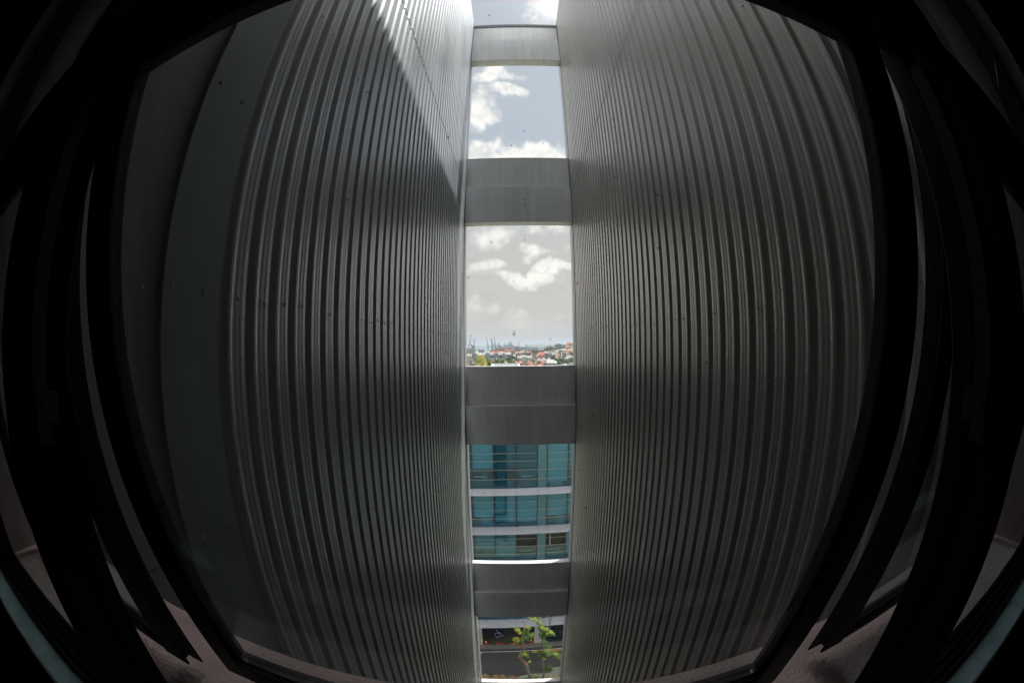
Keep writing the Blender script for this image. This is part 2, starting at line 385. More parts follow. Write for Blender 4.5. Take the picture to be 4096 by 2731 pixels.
fin = N.new('ShaderNodeMix'); fin.data_type = 'RGBA'
L.new(math_('MULTIPLY', cmask, mrange(sepx.outputs[2], .0, .30, .32, .95)), fin.inputs[0]); L.new(v2.outputs[2], fin.inputs[6]); L.new(ccol.outputs[2], fin.inputs[7])
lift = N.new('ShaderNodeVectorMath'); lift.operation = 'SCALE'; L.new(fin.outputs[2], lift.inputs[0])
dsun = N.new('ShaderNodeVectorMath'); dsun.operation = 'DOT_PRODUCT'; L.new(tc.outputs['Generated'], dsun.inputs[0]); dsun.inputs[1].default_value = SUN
L.new(math_('ADD', math_('ADD', .80, math_('MULTIPLY', outside, 1.0)), mrange(dsun.outputs['Value'], .80, 1.0, 0, .5)), lift.inputs['Scale'])   # unseen sky brightened to light the shaft, seen strip dimmed; glow round the sun
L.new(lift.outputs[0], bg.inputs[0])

sl = bpy.data.lights.new('sun', 'SUN'); sl.energy = 3.7; sl.angle = rad(.5); sl.color = (1, .96, .90)
so = bpy.data.objects.new('sun', sl); C.objects.link(so); so.rotation_euler = SUN.to_track_quat('Z', 'Y').to_euler()
so.location = (0, 0, 60)

# ------------------------------------------------------------------ the two ribbed walls of the shaft
def rib_wall(x, sgn, phase, seam0, label):
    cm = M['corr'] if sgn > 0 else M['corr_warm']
    # sgn=+1: wall on the negative x side, crest at x, troughs behind it
    root = empty('corrugated_wall', (x, 0, 0), label, 'wall', 'ribbed metal walls of the light shaft')
    y0 = .921 if sgn > 0 else .30; y1 = 7.10; pitch = .1436; dep = .037
    def prof(off):
        pts = [(y0, .0097)]
        k = math.ceil((y0 + .006 - phase) / pitch)
        while phase + k*pitch + .135 < y1:
            f = phase + k*pitch; lap = (k % 4 == seam0); e = .004 if lap else 0
            if lap: pts += [(f-.010, .0097), (f-.0095, .0130), (f-.0060, .0130)]      # edge of the lapped sheet
            pts += [(f-.001, .0097), (f+.002, .0089), (f+.0180, -.0058), (f+.0205, -.0074), (f+.0235, -.0080), (f+.036+e, -.0080), (f+.039+e, -.0076),
                    (f+.046+e, -.0052), (f+.050+e, -.0046), (f+.054+e, -.0044)]
            for q in (.070, .096): pts += [(f+q-.005, -.0044), (f+q-.0015, -.0050), (f+q+.0015, -.0050), (f+q+.005, -.0044)]   # stiffening swages
            pts += [(f+.1145, -.0044), (f+.1170, -.0036), (f+.1190, -.0020), (f+.1238, .0078), (f+.1258, .0093), (f+.1278, .0097)]
            k += 1
        pts.append((y1, .0097))
        return [(a, -sgn*(d + off)) for a, d in pts]
    def sheet(name, z0, z1, off):
        mb = MB(); p = prof(off)
        for z in (z0, z1):
            for a, d in p: mb.v.append((d, a, z))
        n = len(p)
        for i in range(n-1): mb.f.append((i, i+1, n+i+1, n+i))
        # folded lip of the sheet's lower end
        for a, d in p: mb.v.append((d - sgn*.0018, a, z0))
        for i in range(n-1): mb.f.append((i, i+1, 2*n+i+1, 2*n+i))
        ob_ = mb.build(name, cm, root, smooth=True); ob_.data.set_sharp_from_angle(angle=rad(38)); return ob_
    lapz = 3.10
    sheet('cladding_sheet', GZ, lapz, .0036); sheet('cladding_sheet', lapz-.09, TOP, 0.0)
    # screws along the fixing rails
    sc = MB()
    rows = [z for z in (-8.2, -6.6, -5.0, -3.4, -1.9, -.52, .17, 1.65, 3.16, 4.7, 6.2, 7.6)]
    for z in rows:
        k = 0
        while True:
            c = phase + (k + .5)*pitch + (0 if phase > .5 else 0)
            if c > y1 - .05: break
            if c > y0 + .03 and (R.random() < .55 or abs(z-3.16) < .1):
                zz = z + R.uniform(-.012, .012)
                sc.disc((.003 if sgn > 0 else -.009, c + .012 + R.uniform(-.01,.01), zz), .0065, .006, 'x', 8)
            k += 1
    sc.build('screws', M['screw'], root)
    # flashing down the far corner, its flange a little proud of the crests
    t = MB(); 
    if sgn > 0: t.box(-.05, .012, 6.93-.09, 6.93+.0, GZ, TOP-.02); t.box(-.05, .007, 7.0, 7.22, GZ, TOP-.02)
    else: t.box(-.012, .05, 6.93-.09, 6.93+.0, GZ, TOP-.02); t.box(-.007, .05, 7.0, 7.22, GZ, TOP-.02)
    t.build('corner_flashing', M['trim'], root, bev=.002)
    # the body of the wing behind the cladding
    b = MB(); b.box(-6, -.045, .31, 7.14, GZ, TOP-.06) if sgn > 0 else b.box(.045, 6, .31, 7.14, GZ, TOP-.06)
    b.build('wing_core', M['core'], root)
    return root
wl = rib_wall(XL, +1, .9480, 2, 'grey ribbed metal wall with smooth flat panels beside the window and a sunlit upper corner')
wr = rib_wall(XR, -1, .9517, 2, 'grey ribbed metal wall wholly in shade, its ribs running right up to the window')
# smooth panels at the window end of the left wall
mb = MB(); mb.box(-.03, .0, .676, .921, -.597, TOP); mb.build('flat_panel', M['panel'], wl, bev=.0015)
mb = MB(); mb.box(-.032, -.0035, .676, .921, GZ, -.600); mb.build('flat_panel', M['panel'], wl, bev=.0015)
mb = MB(); mb.box(-.045, -.024, .30, .6755, -.595, TOP); mb.build('recessed_panel', M['recess'], wl)
mb = MB(); mb.box(-.045, -.027, .30, .6755, GZ, -.599); mb.build('recessed_panel', M['recess'], wl)
mb = MB()
for y, z in ((.712,.173),(.849,.171),(.722,.862),(.856,.856),(.742,-.572),(.880,-.574),(.72,1.65),(.86,1.65),(.72,-1.9),(.86,-1.9)):
    mb.disc((0, y, z), .0065, .006, 'x', 10); mb.disc((.006, y, z), .0038, .0035, 'x', 6)
mb.disc((-.024, .611, .157), .0065, .006, 'x', 10)
mb.build('panel_screws', M['screw'], wl)

# ------------------------------------------------------------------ bridging beams
def beam(zt, label, first=False):
    root = empty('concrete_beam', (0, 7, zt), label, 'beam', 'concrete beams bridging the far end of the shaft')
    x0, x1 = XL+.004, XR-.004
    MB().box(x0, x1, .0, .12, -.7335, -.012).build('upper_panel', M['beam'], root, bev=.003)
    MB().box(x0, x1, -.13, .11, -1.485, -.737).build('lower_panel', M['beam'], root, bev=.004)
    if first: MB().box(x0, x1, -.035, .15, -.085, .0).build('coping', M['trim'], root, bev=.004)
    else: MB().box(x0, x1, -.004, .124, -.011, .0).build('coping', M['beamtop'], root, bev=.002)
    MB().box(x0+.001, x1-.001, -.128, -.001, -.7365, -.7345).build('ledge_strip', M['ledgetop'], root)
    return root
bl = ('topmost concrete beam with a metal cap at roof level', 'concrete beam across open sky, directly below the roof level one',
      'concrete beam just under the horizon, its white top edge against the town',
      'concrete beam between the teal office windows and the trees on the street', 'lowest concrete beam, only its sunlit white top edge showing above the hedge')
for i, zt in enumerate((8.10, 3.85, -.39, -4.63, -8.87)):
    beam(zt, bl[i], i == 0)

# ------------------------------------------------------------------ facade around the window, room behind it
fw = empty('window_wall', (0, 0, 0), 'rendered building wall that the window ribbon is set in', 'wall')
IX0, IX1, IZ0, IZ1 = -.971, .982, -.42, 1.25
MB().box(-7, 7, .03, .30, GZ, IZ0).build('wall_below', M['facade'], fw)
MB().box(-7, 7, .03, .30, IZ1, 5.2).build('wall_above', M['facade'], fw)
MB().box(-7, IX0, .03, .2995, IZ0, IZ1).build('reveal', M['facade'], fw)
MB().box(IX1, 7, .03, .2995, IZ0, IZ1).build('reveal', M['facade'], fw)
rm = MB(); rm.box(-4, 4, -4.1, -4.0, -1.3, 1.7)
tag(rm.build('room_wall', M['room']), kind='structure')
tag(MB().box(-4.1, -4, -4, .029, -1.3, 1.7).build('room_side_wall', M['room']), kind='structure')
tag(MB().box(4, 4.1, -4, .029, -1.3, 1.7).build('room_side_wall', M['room']), kind='structure')
tag(MB().box(-4.1, 4.1, -4.1, .029, -1.4, -1.3).build('room_floor', M['room']), kind='structure')
tag(MB().box(-4.1, 4.1, -4.1, .029, 1.7, 1.8).build('room_ceiling', M['room']), kind='structure')
# sill inside, ledge outside
mb = MB(); n = 90
for i in range(n+1):
    x = IX0 + (IX1-IX0)*i/n; e = .033 + .0022*noise.noise(Vector((x*16, 3, 0))) + .0010*noise.noise(Vector((x*60, 7, 0)))
    mb.v += [(x, e, -.424), (x, e, -.4165), (x, .0725, -.4160), (x, .0725, -.424)]
for i in range(n):
    a = i*4
    for j in range(4):
        k = (j+1) % 4; mb.f.append((a+j, a+k, a+4+k, a+4+j))
s_ = tag(mb.build('window_sill', M['sill']), 'narrow pale painted indoor sill with chipped edge below the black window frame', 'window sill')
mb = MB(); n = 160
def ez(x, y): return -.400 + .0012*noise.noise(Vector((x*9, y*9, 0)))
ys = [.1235, .16, .2, .24, .285, .300]
for i in range(n+1):
    x = IX0 + (IX1-IX0)*i/n
    for j, y in enumerate(ys):
        yy = y + ((.0016*noise.noise(Vector((x*38, 1, 0)))) if j in (0, 5) else 0)
        mb.v.append((x, yy, ez(x, y) - (.003 if j == 5 else 0)))
    mb.v.append((x, .300, -.4195)); mb.v.append((x, .1235, -.4195))
q = len(ys)+2
for i in range(n):
    for j in range(q):
        k = (j+1) % q; mb.f.append((i*q+j, i*q+k, (i+1)*q+k, (i+1)*q+j))
tag(mb.build('stone_ledge', M['ledge'], smooth=False), 'rough pinkish rendered ledge outside, under the opened sashes', 'ledge')

# ------------------------------------------------------------------ window frame
wf = empty('window_frame', (0, 0, 0), 'black aluminium ribbon window frame with two mullions and a transom', 'window frame')
def bx(name, *a, m='black', p=wf, bev=.0012): return MB().box(*a).build(name, M[m], p, bev=bev)
LM0, LM1, RM0, RM1 = -.362, -.322, .2965, .3465
for a, b in ((LM0, LM1), (RM0, RM1)):
    mm = MB(); mm.box(a, b, .0713, .0900, -.405, IZ1); mm.box(a+.003, b-.003, .0900, .1040, -.405, IZ1); mm.box(a, b, .1040, .1255, -.405, IZ1)
    mm.build('mullion', M['black'], wf, bev=.0012)
bx('transom', IX0, IX1, .0950, .1253, .243, .310)
bx('head', IX0, IX1, .0713, .1253, IZ1-.04, IZ1)
for a, b in ((IX0+.0005, IX0+.011), (IX1-.011, IX1-.0005)): bx('jamb', a, b, .0730, .1210, -.405, IZ1-.041)
sr = MB(); x0, x1 = IX0+.001, IX1-.001
for y0, y1, z in ((.0725,.0790,-.3985),(.0790,.0865,-.4120),(.0865,.0915,-.4000),(.0915,.1010,-.4110),(.1010,.1125,-.4035),(.1125,.1145,-.4090),(.1145,.1225,-.3975)):
    sr.box(x0, x1, y0, y1, -.4195, z)
sr.build('bottom_track', M['black'], wf, bev=.0008)
mb = MB(); mb.box(IX0+.012, LM0, .1055, .1085, .3105, IZ1-.041); mb.build('upper_pane', M['pane2'], wf)
mb = MB(); mb.box(LM1, RM0, .1055, .1085, .3105, IZ1-.041); mb.build('upper_pane', M['pane2'], wf)
mb = MB(); mb.box(RM1, IX1-.012, .1055, .1085, .3105, IZ1-.041); mb.build('upper_pane', M['pane2'], wf)
for s, xf in ((1, LM1), (-1, RM0)):
    o = MB(); o.box(xf, xf+s*.0012, .0905, .1035, -.066, .20); o.build('stay_track', M['steel'], wf)
    o = MB(); o.box(xf, xf+s*.0030, .0915, .1115, -.052, -.030); o.disc((xf+s*.003, .1015, -.041), .0065, s*.0035, 'x', 16); o.build('latch_plate', M['steel'], wf)

def sash(name, label, x0, x1, zt, zb, y_at0, tilt, depth, stile, srail, trail, pane, legs=False):
    a = math.atan(tilt); Ln = (zt - zb)/math.cos(a)
    root = empty(name, (0, y_at0 - tilt*zt, zt), label, 'window sash', 'outward opened window sashes')
    root.rotation_euler.x = a
    wL, wR = stile
    for q0, q1, side in ((x0, x0+wL, -1), (x1-wR, x1, 1)):
        s = MB()
        if not legs: s.box(q0, q1, 0, depth, -Ln, 0)
        else:
            s.box(q0, q1, .004, depth-.003, -Ln+.026, 0)       # web, ends above the legs
            s.box(q0, q1, .0, .0039, -Ln+.016, 0)
            s.box(q0, q1, depth-.0029, depth, -Ln, 0)
        s.build('stile', M['black'], root, bev=.0012)
    s = MB(); s.box(x0+wL, x1-wR, 0, depth, -Ln + (.022 if legs else 0), -Ln+srail); s.build('rail', M['black'], root, bev=.0012)
    s = MB(); s.box(x0+wL, x1-wR, 0, depth, -trail, 0); s.build('rail', M['black'], root, bev=.0012)
    # gasket with rounded lower corners
    g = MB(); gx0, gx1, gz0, gz1 = x0+wL, x1-wR, -Ln+srail, -trail; w = .0028; r = .012
    def loop(o):
        P = []
        for cx, cz, a0 in ((gx1-r, gz1-r, 0), (gx0+r, gz1-r, 90), (gx0+r, gz0+r, 180), (gx1-r, gz0+r, 270)):
            rr = .004 if a0 < 180 else r
            ccx = (gx1-rr if a0 in (0,270) else gx0+rr); ccz = (gz1-rr if a0 < 180 else gz0+rr)
            for k in range(7):
                t = rad(a0 + 15*k); P.append((ccx + (rr-o)*math.cos(t), ccz + (rr-o)*math.sin(t)))
        return P
    outer, inner = loop(0), loop(w)
    box4 = []
    for cx, cz, a0 in ((gx1, gz1, 0), (gx0, gz1, 90), (gx0, gz0, 180), (gx1, gz0, 270)):
        box4 += [(cx, cz)]*7
    n = len(outer)
    for yy in (.0068, .0125):
        for ring in (box4, inner):
            for px, pz in ring: g.v.append((px, yy, pz))
    for i in range(n):
        j = (i+1) % n
        g.f += [(i, j, n+j, n+i), (2*n+i, 3*n+i, 3*n+j, 2*n+j), (n+i, n+j, 3*n+j, 3*n+i)]
    gm = g.build('gasket', M['gasket'], root)
    s = MB(); s.box(x0+wL-.004, x1-wR+.004, .0085, .0105, -Ln+srail-.004, -trail+.004) if False else s.box(x0+wL+.0004, x1-wR-.0004, .0085, .0105, -Ln+srail+.0004, -trail-.0004)
    s.build('glass_pane', M[pane], root)
    return root
sash('awning_sash', 'wide middle sash of black aluminium framing the whole shaft view, pushed out at its foot', -.321, .2725, .25, -.361, .148, .17, .022, (.031, .033), .033, .034, 'pane')
sash('awning_sash', 'narrower side sash beside the wall of smooth flat panels, slightly opened', -.945, -.371, .25, -.377, .1400, .13, .0225, (.03, .045), .036, .034, 'pane2', True)
sash('awning_sash', 'narrower side sash beside the fully ribbed wall, slightly opened', .352, .962, .25, -.377, .1605, .158, .0225, (.038, .03), .036, .034, 'pane2', True)
cw = MB(); cw.tube([(.966,.085,.548),(.960,.092,.530),(.955,.101,.505),(.952,.112,.478),(.955,.121,.462),(.962,.128,.466)], [.0012]*6, 6)
tag(cw.build('loose_wire', M['rail'], smooth=True), 'short bent loose wire hanging at the window jamb high up', 'wire')


# ------------------------------------------------------------------ ground
def hgt(x, y):
    if y < 150: return GZ
    k = min(1, (y-150)/250)
    h = 27*math.exp(-(((x-175)/85)**2 + ((y-990)/260)**2)) + 9*math.exp(-(((x-60)/120)**2 + ((y-1300)/260)**2))
    h += 1.2*noise.noise(Vector((x/90, y/90, 0)))
    return GZ + h*k
mb = MB()
ysr = [-3000,-600,-60] + [y for y in range(20, 160, 40)] + list(range(180, 2000, 45)) + [2050, 2120, 2200]
xsr = [-3500,-1500,-700] + list(range(-420, 421, 30)) + [700,1500,3500]
for y in ysr:
    for x in xsr: mb.v.append((x, y, hgt(x, y)))
nx = len(xsr)
for j in range(len(ysr)-1):
    for i in range(nx-1): mb.f.append((j*nx+i, j*nx+i+1, (j+1)*nx+i+1, (j+1)*nx+i))
tag(mb.build('ground', M['townbase']), kind='structure')
tag(MB().box(-9000, 9000, 2195, 16000, GZ-2, GZ-.6).build('water', M['water']), kind='structure')
def hillm(name, cx, y, wdt, h, base=GZ, seed=0):
    mb = MB(); n = 60
    for j in range(7):
        for i in range(n+1):
            u = i/n*2-1; p = max(0, 1-abs(u)**2.2)
            zz = h*p*(.72+.5*noise.noise(Vector((u*3+seed, seed, 0)))+.12*noise.noise(Vector((u*14, seed, 0))))*math.sin(PI*j/6)**.8
            mb.v.append((cx+u*wdt/2, y+(j-3)*120, base-.8+max(0, zz)))
    for j in range(6):
        for i in range(n): a = j*(n+1)+i; mb.f.append((a, a+1, a+n+2, a+n+1))
    return tag(mb.build(name, M['hill'], smooth=True), kind='structure')
hillm('hills', 300, 5200, 760, 62, seed=3); hillm('hills', -380, 5600, 900, 46, seed=8); hillm('hills', 60, 6400, 1500, 44, seed=5)

# ------------------------------------------------------------------ street (turned 3 degrees, like the office block)
ST = rad(3.0)
def st(o): o.location = (0, 32, 0); o.rotation_euler.z = ST; return o     # local frame: y=0 is the office front
def sheet(name, m, x0, x1, y0, y1, z0, z1): return MB().box(x0, x1, y0, y1, z0, z1).build(name, M[m])
tag(st(sheet('road', 'asphalt', -90, 90, -4.98, -1.09, GZ-.05, GZ+.004)), kind='structure')
tag(st(sheet('drain_strip', 'kerbdark', -90, 90, -1.09, -.67, GZ-.05, GZ+.012)), kind='structure')
tag(st(sheet('pavement', 'pave', -90, 90, -.67, 0.0, GZ-.05, GZ+.12)), kind='structure')
tag(st(sheet('verge', 'soil', -90, 90, -8.5, -4.98, GZ-.05, GZ+.10)), kind='structure')
tag(st(MB().box(-90, 90, -1.14, -1.095, GZ, GZ+.010).build('road_edge_line', M['white'])), kind='structure')
for a, b, nm in ((-30, -3.85, 'left'), (1.55, 40, 'right')):
    mb = MB(); mb.box(a, b, -1.27, -1.18, GZ, GZ+.009); mb.box(a, b, -1.48, -1.39, GZ, GZ+.009)
    tag(st(mb.build('double_yellow_line', M['yellow'])), kind='structure')
hat = MB().box(-1.42, -.78, -2.62, -1.95, GZ, GZ+.014).build('drain_cover', M['kerbdark'])
for i in range(5): pass
tag(st(hat), 'square dark iron drain cover set in the asphalt road', 'drain cover')
# red stencilled marks on the pavement before the garage
mb = MB()
x = .12
for ch in range(5):
    mb.box(x, x+.035, -.47, -.20, GZ+.12, GZ+.126); mb.box(x+.035, x+.12, -.235, -.20, GZ+.12, GZ+.1262); mb.box(x+.035, x+.12, -.35, -.315, GZ+.12, GZ+.1262)
    x += .18
tag(st(mb.build('pavement_lettering', M['red'])), 'row of red stencilled letters on the pavement before the garage', 'road marking')

# ------------------------------------------------------------------ office block across the street
ob = empty('office_block', (0, 32, 0), 'office block with teal glass floors, pale canopies and thin rails above a garage', 'building', rz=ST)
S1 = 3.985; Z1 = -12.88
xs = []                                  # mullion lines, surveyed on the photograph
for px in (1890.5, 1976.5, 2064.9, 2150.8, 2188.7, 2273.6): xs.append(at_y(px, 1951, 32).x)
bw = (xs[3]-xs[0])/3
xsl = [xs[0]-bw*k for k in range(4, 0, -1)] + xs + [xs[5]+bw, xs[5]+2*bw, xs[5]+3*bw]
narrow = 4+3                             # bay between xs[3] and xs[4] is solid
X0o, X1o = xsl[0], xsl[-1]
FL = [Z1 + S1 + 1.5, Z1, Z1 - S1, Z1 - 2*S1, Z1 - 3*S1, Z1 - 4*S1]     # canopy lines
core = MB(); core.box(X0o, X1o, 5.0, 14, GZ, -2.6); core.build('core', M['officein'], ob)
for i, z in enumerate(FL):
    if i == 0: continue
    mb = MB()
    mb.prism([(-.02, z), (-1.15, z-.19), (-1.15, z-.24), (-.02, z-.42)], X0o, X1o, 'x')
    mb.box(X0o, X1o, -.019, 5.0, z-.42, z-.02)
    cn = mb.build('canopy', M['canopy'], ob)
    for x in xsl:
        if -6 < x < 7: MB().prism([(-.02, z+.004), (-1.153, z-.186), (-1.153, z-.20), (-.02, z-.01)], x-.02, x+.02, 'x').build('joint', M['wgrey'], cn)
MB().box(X0o, X1o, -.02, 5.0, -7.8, -4.9).build('roof_slab', M['canopy'], ob)
MB().box(X0o, X1o, 0, .2, -4.9, -3.9).build('parapet', M['white'], ob)
rng = random.Random(4)
for fi in range(5):
    zt = (FL[fi] - .42) if fi else FL[0]-.42
    zb = FL[fi+1]
    for bi in range(len(xsl)-1):
        a, b = xsl[bi], xsl[bi+1]
        if b < -7 or a > 8: continue
        if bi == narrow and fi < 3:
            MB().box(a+.03, b-.03, .0, .05, zb, zt).build('column_panel', M['tealpanel'], ob); continue
        openw = (fi == 2 and bi in (6, 8))
        wn = MB(); wn.box(a-.03, a+.03, -.05, .08, zb, zt); wn.box(a+.03, b-.03, -.02, .06, zb+1.02, zb+1.06) if rng.random() < .0 else None
        if fi == 1 and bi == 5: m_ = (a+b)/2; wn.box(m_-.03, m_+.03, -.03, .06, zt-2.2, zt); wn.box(a+.03, m_-.03, -.03, .06, zt-2.25, zt-2.2)
        fr = wn.build('window', M['mull'], ob)
        if openw:
            MB().box(a+.03, b-.03, .45, .5, zb, zt).build('dark_backing', M['garagein'], fr)  # dark sheet behind the opening stands in for the room's shade
            MB().box(a+.03, b-.03, .02, .03, zb, zb+1.75).build('pane', M['teal'], fr); MB().box(a+.03, b-.03, .02, .03, zb+2.95, zt).build('pane', M['teal'], fr)
            if bi == 8: MB().box(a+.35, a+.42, -.02, .05, zb+1.75, zb+2.95).build('sash_bar', M['blind_b'], fr)
        else:
            MB().box(a+.03, b-.03, .02, .03, zb, zt).build('pane', M['teal'], fr)
        # blinds and partitions behind the glass
        k = rng.choice(['blind_a', 'blind_b', 'blind_c', 'blind_b', 'blind_a'])
        if fi == 0 and bi >= 8: k = 'blind_a'
        if fi == 1 and bi in (4, 5, 6): k = 'blind_a'
        if openw: k = None
        if k:
            h0 = zb + rng.choice((1.0, 1.4, 1.9, .5)); bl_ = MB(); bl_.box(a+.06, b-.06, .12, .14, h0, zt)
            bl_.build('blind', M[k], fr)
        k2 = rng.choice(['blind_c', 'blind_b', 'blind_c'])
        c0 = a + (b-a)*rng.uniform(.1, .5)
        if not openw: MB().box(c0, min(b-.06, c0+rng.uniform(.5, 1.2)), .18, .22, zb, zt-.1).build('curtain', M[k2], fr)
        MB().box(a+.05, b-.05, .30, .40, zb, zb+.75).build('dado', M['blind_c'], fr)
    # floor plate, rails and ceiling tubes of the storey
    for h in (.94, 1.83, 2.68, 3.40):
        rl = MB()
        segs = [(X0o, X1o)] if h < 1.9 else [(X0o, xsl[narrow]-.0), (xsl[narrow+1], X1o)]
        for a, b in segs: rl.box(a, b, -.20, -.165, zb+h, zb+h+.040)
        for x in xsl: rl.box(x-.015, x+.015, -.18, -.05, zb+h+.01, zb+h+.03)
        rl.build('rail', M['rail'], ob)
    for bi in range(len(xsl)-1):
        if xsl[bi] < -6 or xsl[bi] > 7: continue
        if rng.random() < .8:
            a = xsl[bi]+rng.uniform(.1, .6); y = rng.uniform(.5, 1.6)
            MB().box(a, a+1.15, y, y+.09, zt-.5, zt-.46).build('ceiling_light', M['tube'], ob)
            if rng.random() < .6: MB().box(a-.1, a+1.0, .105, .116, zb+1.10, zb+1.15).build('glow_bar', M['tube'], ob)  # pale bar glowing with the tube material, no lamp itself
# things on the sill of the opened storey
# ground storey: pillars, garage bay, shop bay
zt = FL[-1]-.42
PXL = [at_y(px, 2560, 31.9).x for px in (1912, 1930, 2138, 2167, 2265)]
for a, b in ((PXL[0]-.1, PXL[1]), (PXL[2], PXL[3])):
    p = MB(); p.box(a, b, .02, .62, GZ, zt); pc = p.build('pillar', M['pillar'], ob)
    e = MB(); (e.box(b, b+.05, .0, .12, GZ+.15, GZ+1.05) if a < -1 else e.box(a-.05, a, .0, .12, GZ+.15, GZ+1.05)); e.build('corner_guard', M['yellow'], pc)
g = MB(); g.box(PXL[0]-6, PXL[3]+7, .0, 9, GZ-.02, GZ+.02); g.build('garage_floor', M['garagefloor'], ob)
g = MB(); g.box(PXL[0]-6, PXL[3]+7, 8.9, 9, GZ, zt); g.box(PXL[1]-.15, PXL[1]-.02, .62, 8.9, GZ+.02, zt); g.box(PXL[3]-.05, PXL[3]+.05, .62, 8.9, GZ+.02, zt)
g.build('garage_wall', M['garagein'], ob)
MB().box(X0o, PXL[0]-.1, .02, .4, GZ, zt).build('side_wall', M['pillar'], ob)
sf = MB()
for x in (PXL[3]+.75, PXL[3]+2.35, PXL[4]-.1, PXL[4]+2): sf.box(x-.03, x+.03, .28, .34, GZ+.3, zt)
sf.box(PXL[3], X1o, .25, .36, GZ, GZ+.3); sfo = sf.build('shop_front', M['mull'], ob)
MB().box(PXL[3], X1o, .30, .31, GZ+.3, zt).build('shop_glass', M['teal'], sfo)
# wheelchair bay painted on the garage floor
wa, wb = at_y(1978, 2530, 34.6), at_y(2021, 2530, 34.6)
bay = MB(); cxw = (wa.x+wb.x)/2; bay.box(cxw-.75, cxw+.75, 1.15, 2.85, GZ+.02, GZ+.026)
bo = bay.build('accessible_bay_marking', M['blue'], None); bo.location = (0, 32, 0); bo.rotation_euler.z = ST
tag(bo, 'blue square with a white wheelchair symbol painted on the garage floor', 'floor marking')
wh = MB(); zz = GZ+.029; cx, cyy = cxw-.12, 1.75
def stroke(pts, w=.13):
    for (a, b), (c, d) in zip(pts[:-1], pts[1:]): wh.bar((a, b, zz), (c, d, zz), w, .004)
arc = [(cx + .36*math.cos(rad(t)), cyy + .40*math.sin(rad(t))) for t in range(115, 385, 18)]
stroke(arc)
stroke([(cx-.04, 2.42), (cx-.01, 1.98), (cx+.42, 1.96)]); stroke([(cx+.42, 1.96), (cx+.52, 1.55), (cx+.70, 1.62)]); stroke([(cx-.02, 2.2), (cx+.30, 2.18)])
wh.disc((cx-.06, 2.56, zz-.002), .10, .004, 'z', 14)
wh.build('wheelchair_symbol', M['white'], bo)
# cones
def cone(px, py, label):
    p = at_y(px, py, 32.25); o = empty('traffic_cone', (p.x, 32.25 + (p.x*math.tan(ST)), GZ+.02), label, 'traffic cone', 'red cones at the garage mouth')
    mb = MB(); mb.tube([(0,0,.03),(0,0,.25),(0,0,.62)], [.15,.10,.03], 12); mb.build('cone_body', M['red'], o, smooth=True)
    MB().box(-.19, .19, -.19, .19, 0, .035).build('base', M['red'], o)
    mb = MB(); mb.tube([(0,0,.33),(0,0,.43)], [.089,.068], 12); mb.build('reflective_band', M['white'], o)
cone(1945, 2574, 'red cone beside the narrow pillar at the garage mouth, nearest the wheelchair bay')
cone(2126, 2571, 'red cone at the garage mouth beside the wide pale pillar')
def stopper(px, label):
    p = at_y(px, 2577, 32.1); mb = MB(); mb.prism([(-.08,0),(.08,0),(.05,.1),(-.05,.1)], -.38, .38, 'x')
    o = mb.build('wheel_stop', M['red'], bev=.01); o.location = (p.x, 32.22 + p.x*math.tan(ST), GZ+.02); o.rotation_euler.z = ST
    tag(o, label, 'wheel stop', 'red wheel stops on the garage floor')
stopper(1998, 'small red wheel stop on the garage floor nearest the wheelchair bay'); stopper(2055, 'red wheel stop on the garage floor behind the crooked tree trunk')

# penthouse on its roof, just showing over the beam
pl, pr = at_y(1972, 1460, 33), at_y(2080, 1460, 33)
ph = empty('rooftop_plant_room', (0, 32, 0), 'long white rooftop parapet with a dark gap under its coping and rounded ends', 'rooftop structure', rz=ST)
MB().box(pl.x+.05, pr.x-.15, .6, 5, -4.9, -1.90).build('wall', M['white'], ph)
MB().box(pl.x+.1, pr.x-.2, .64, 5, -1.90, -1.80).build('dark_band', M['wdark'], ph)  # band under the coping in a dark wall colour
MB().box(pl.x+.05, pr.x-.15, .6, 5, -1.80, -1.76).build('coping', M['wdark'], ph)
for x in (pl.x, pr.x-.1):
    mb = MB(); mb.tube([(x, .7, -4.9), (x, .7, -1.8), (x, .7, -1.66), (x, .7, -1.60)], [.14, .14, .12, .05], 10); mb.build('post', M['white'], ph, smooth=True)

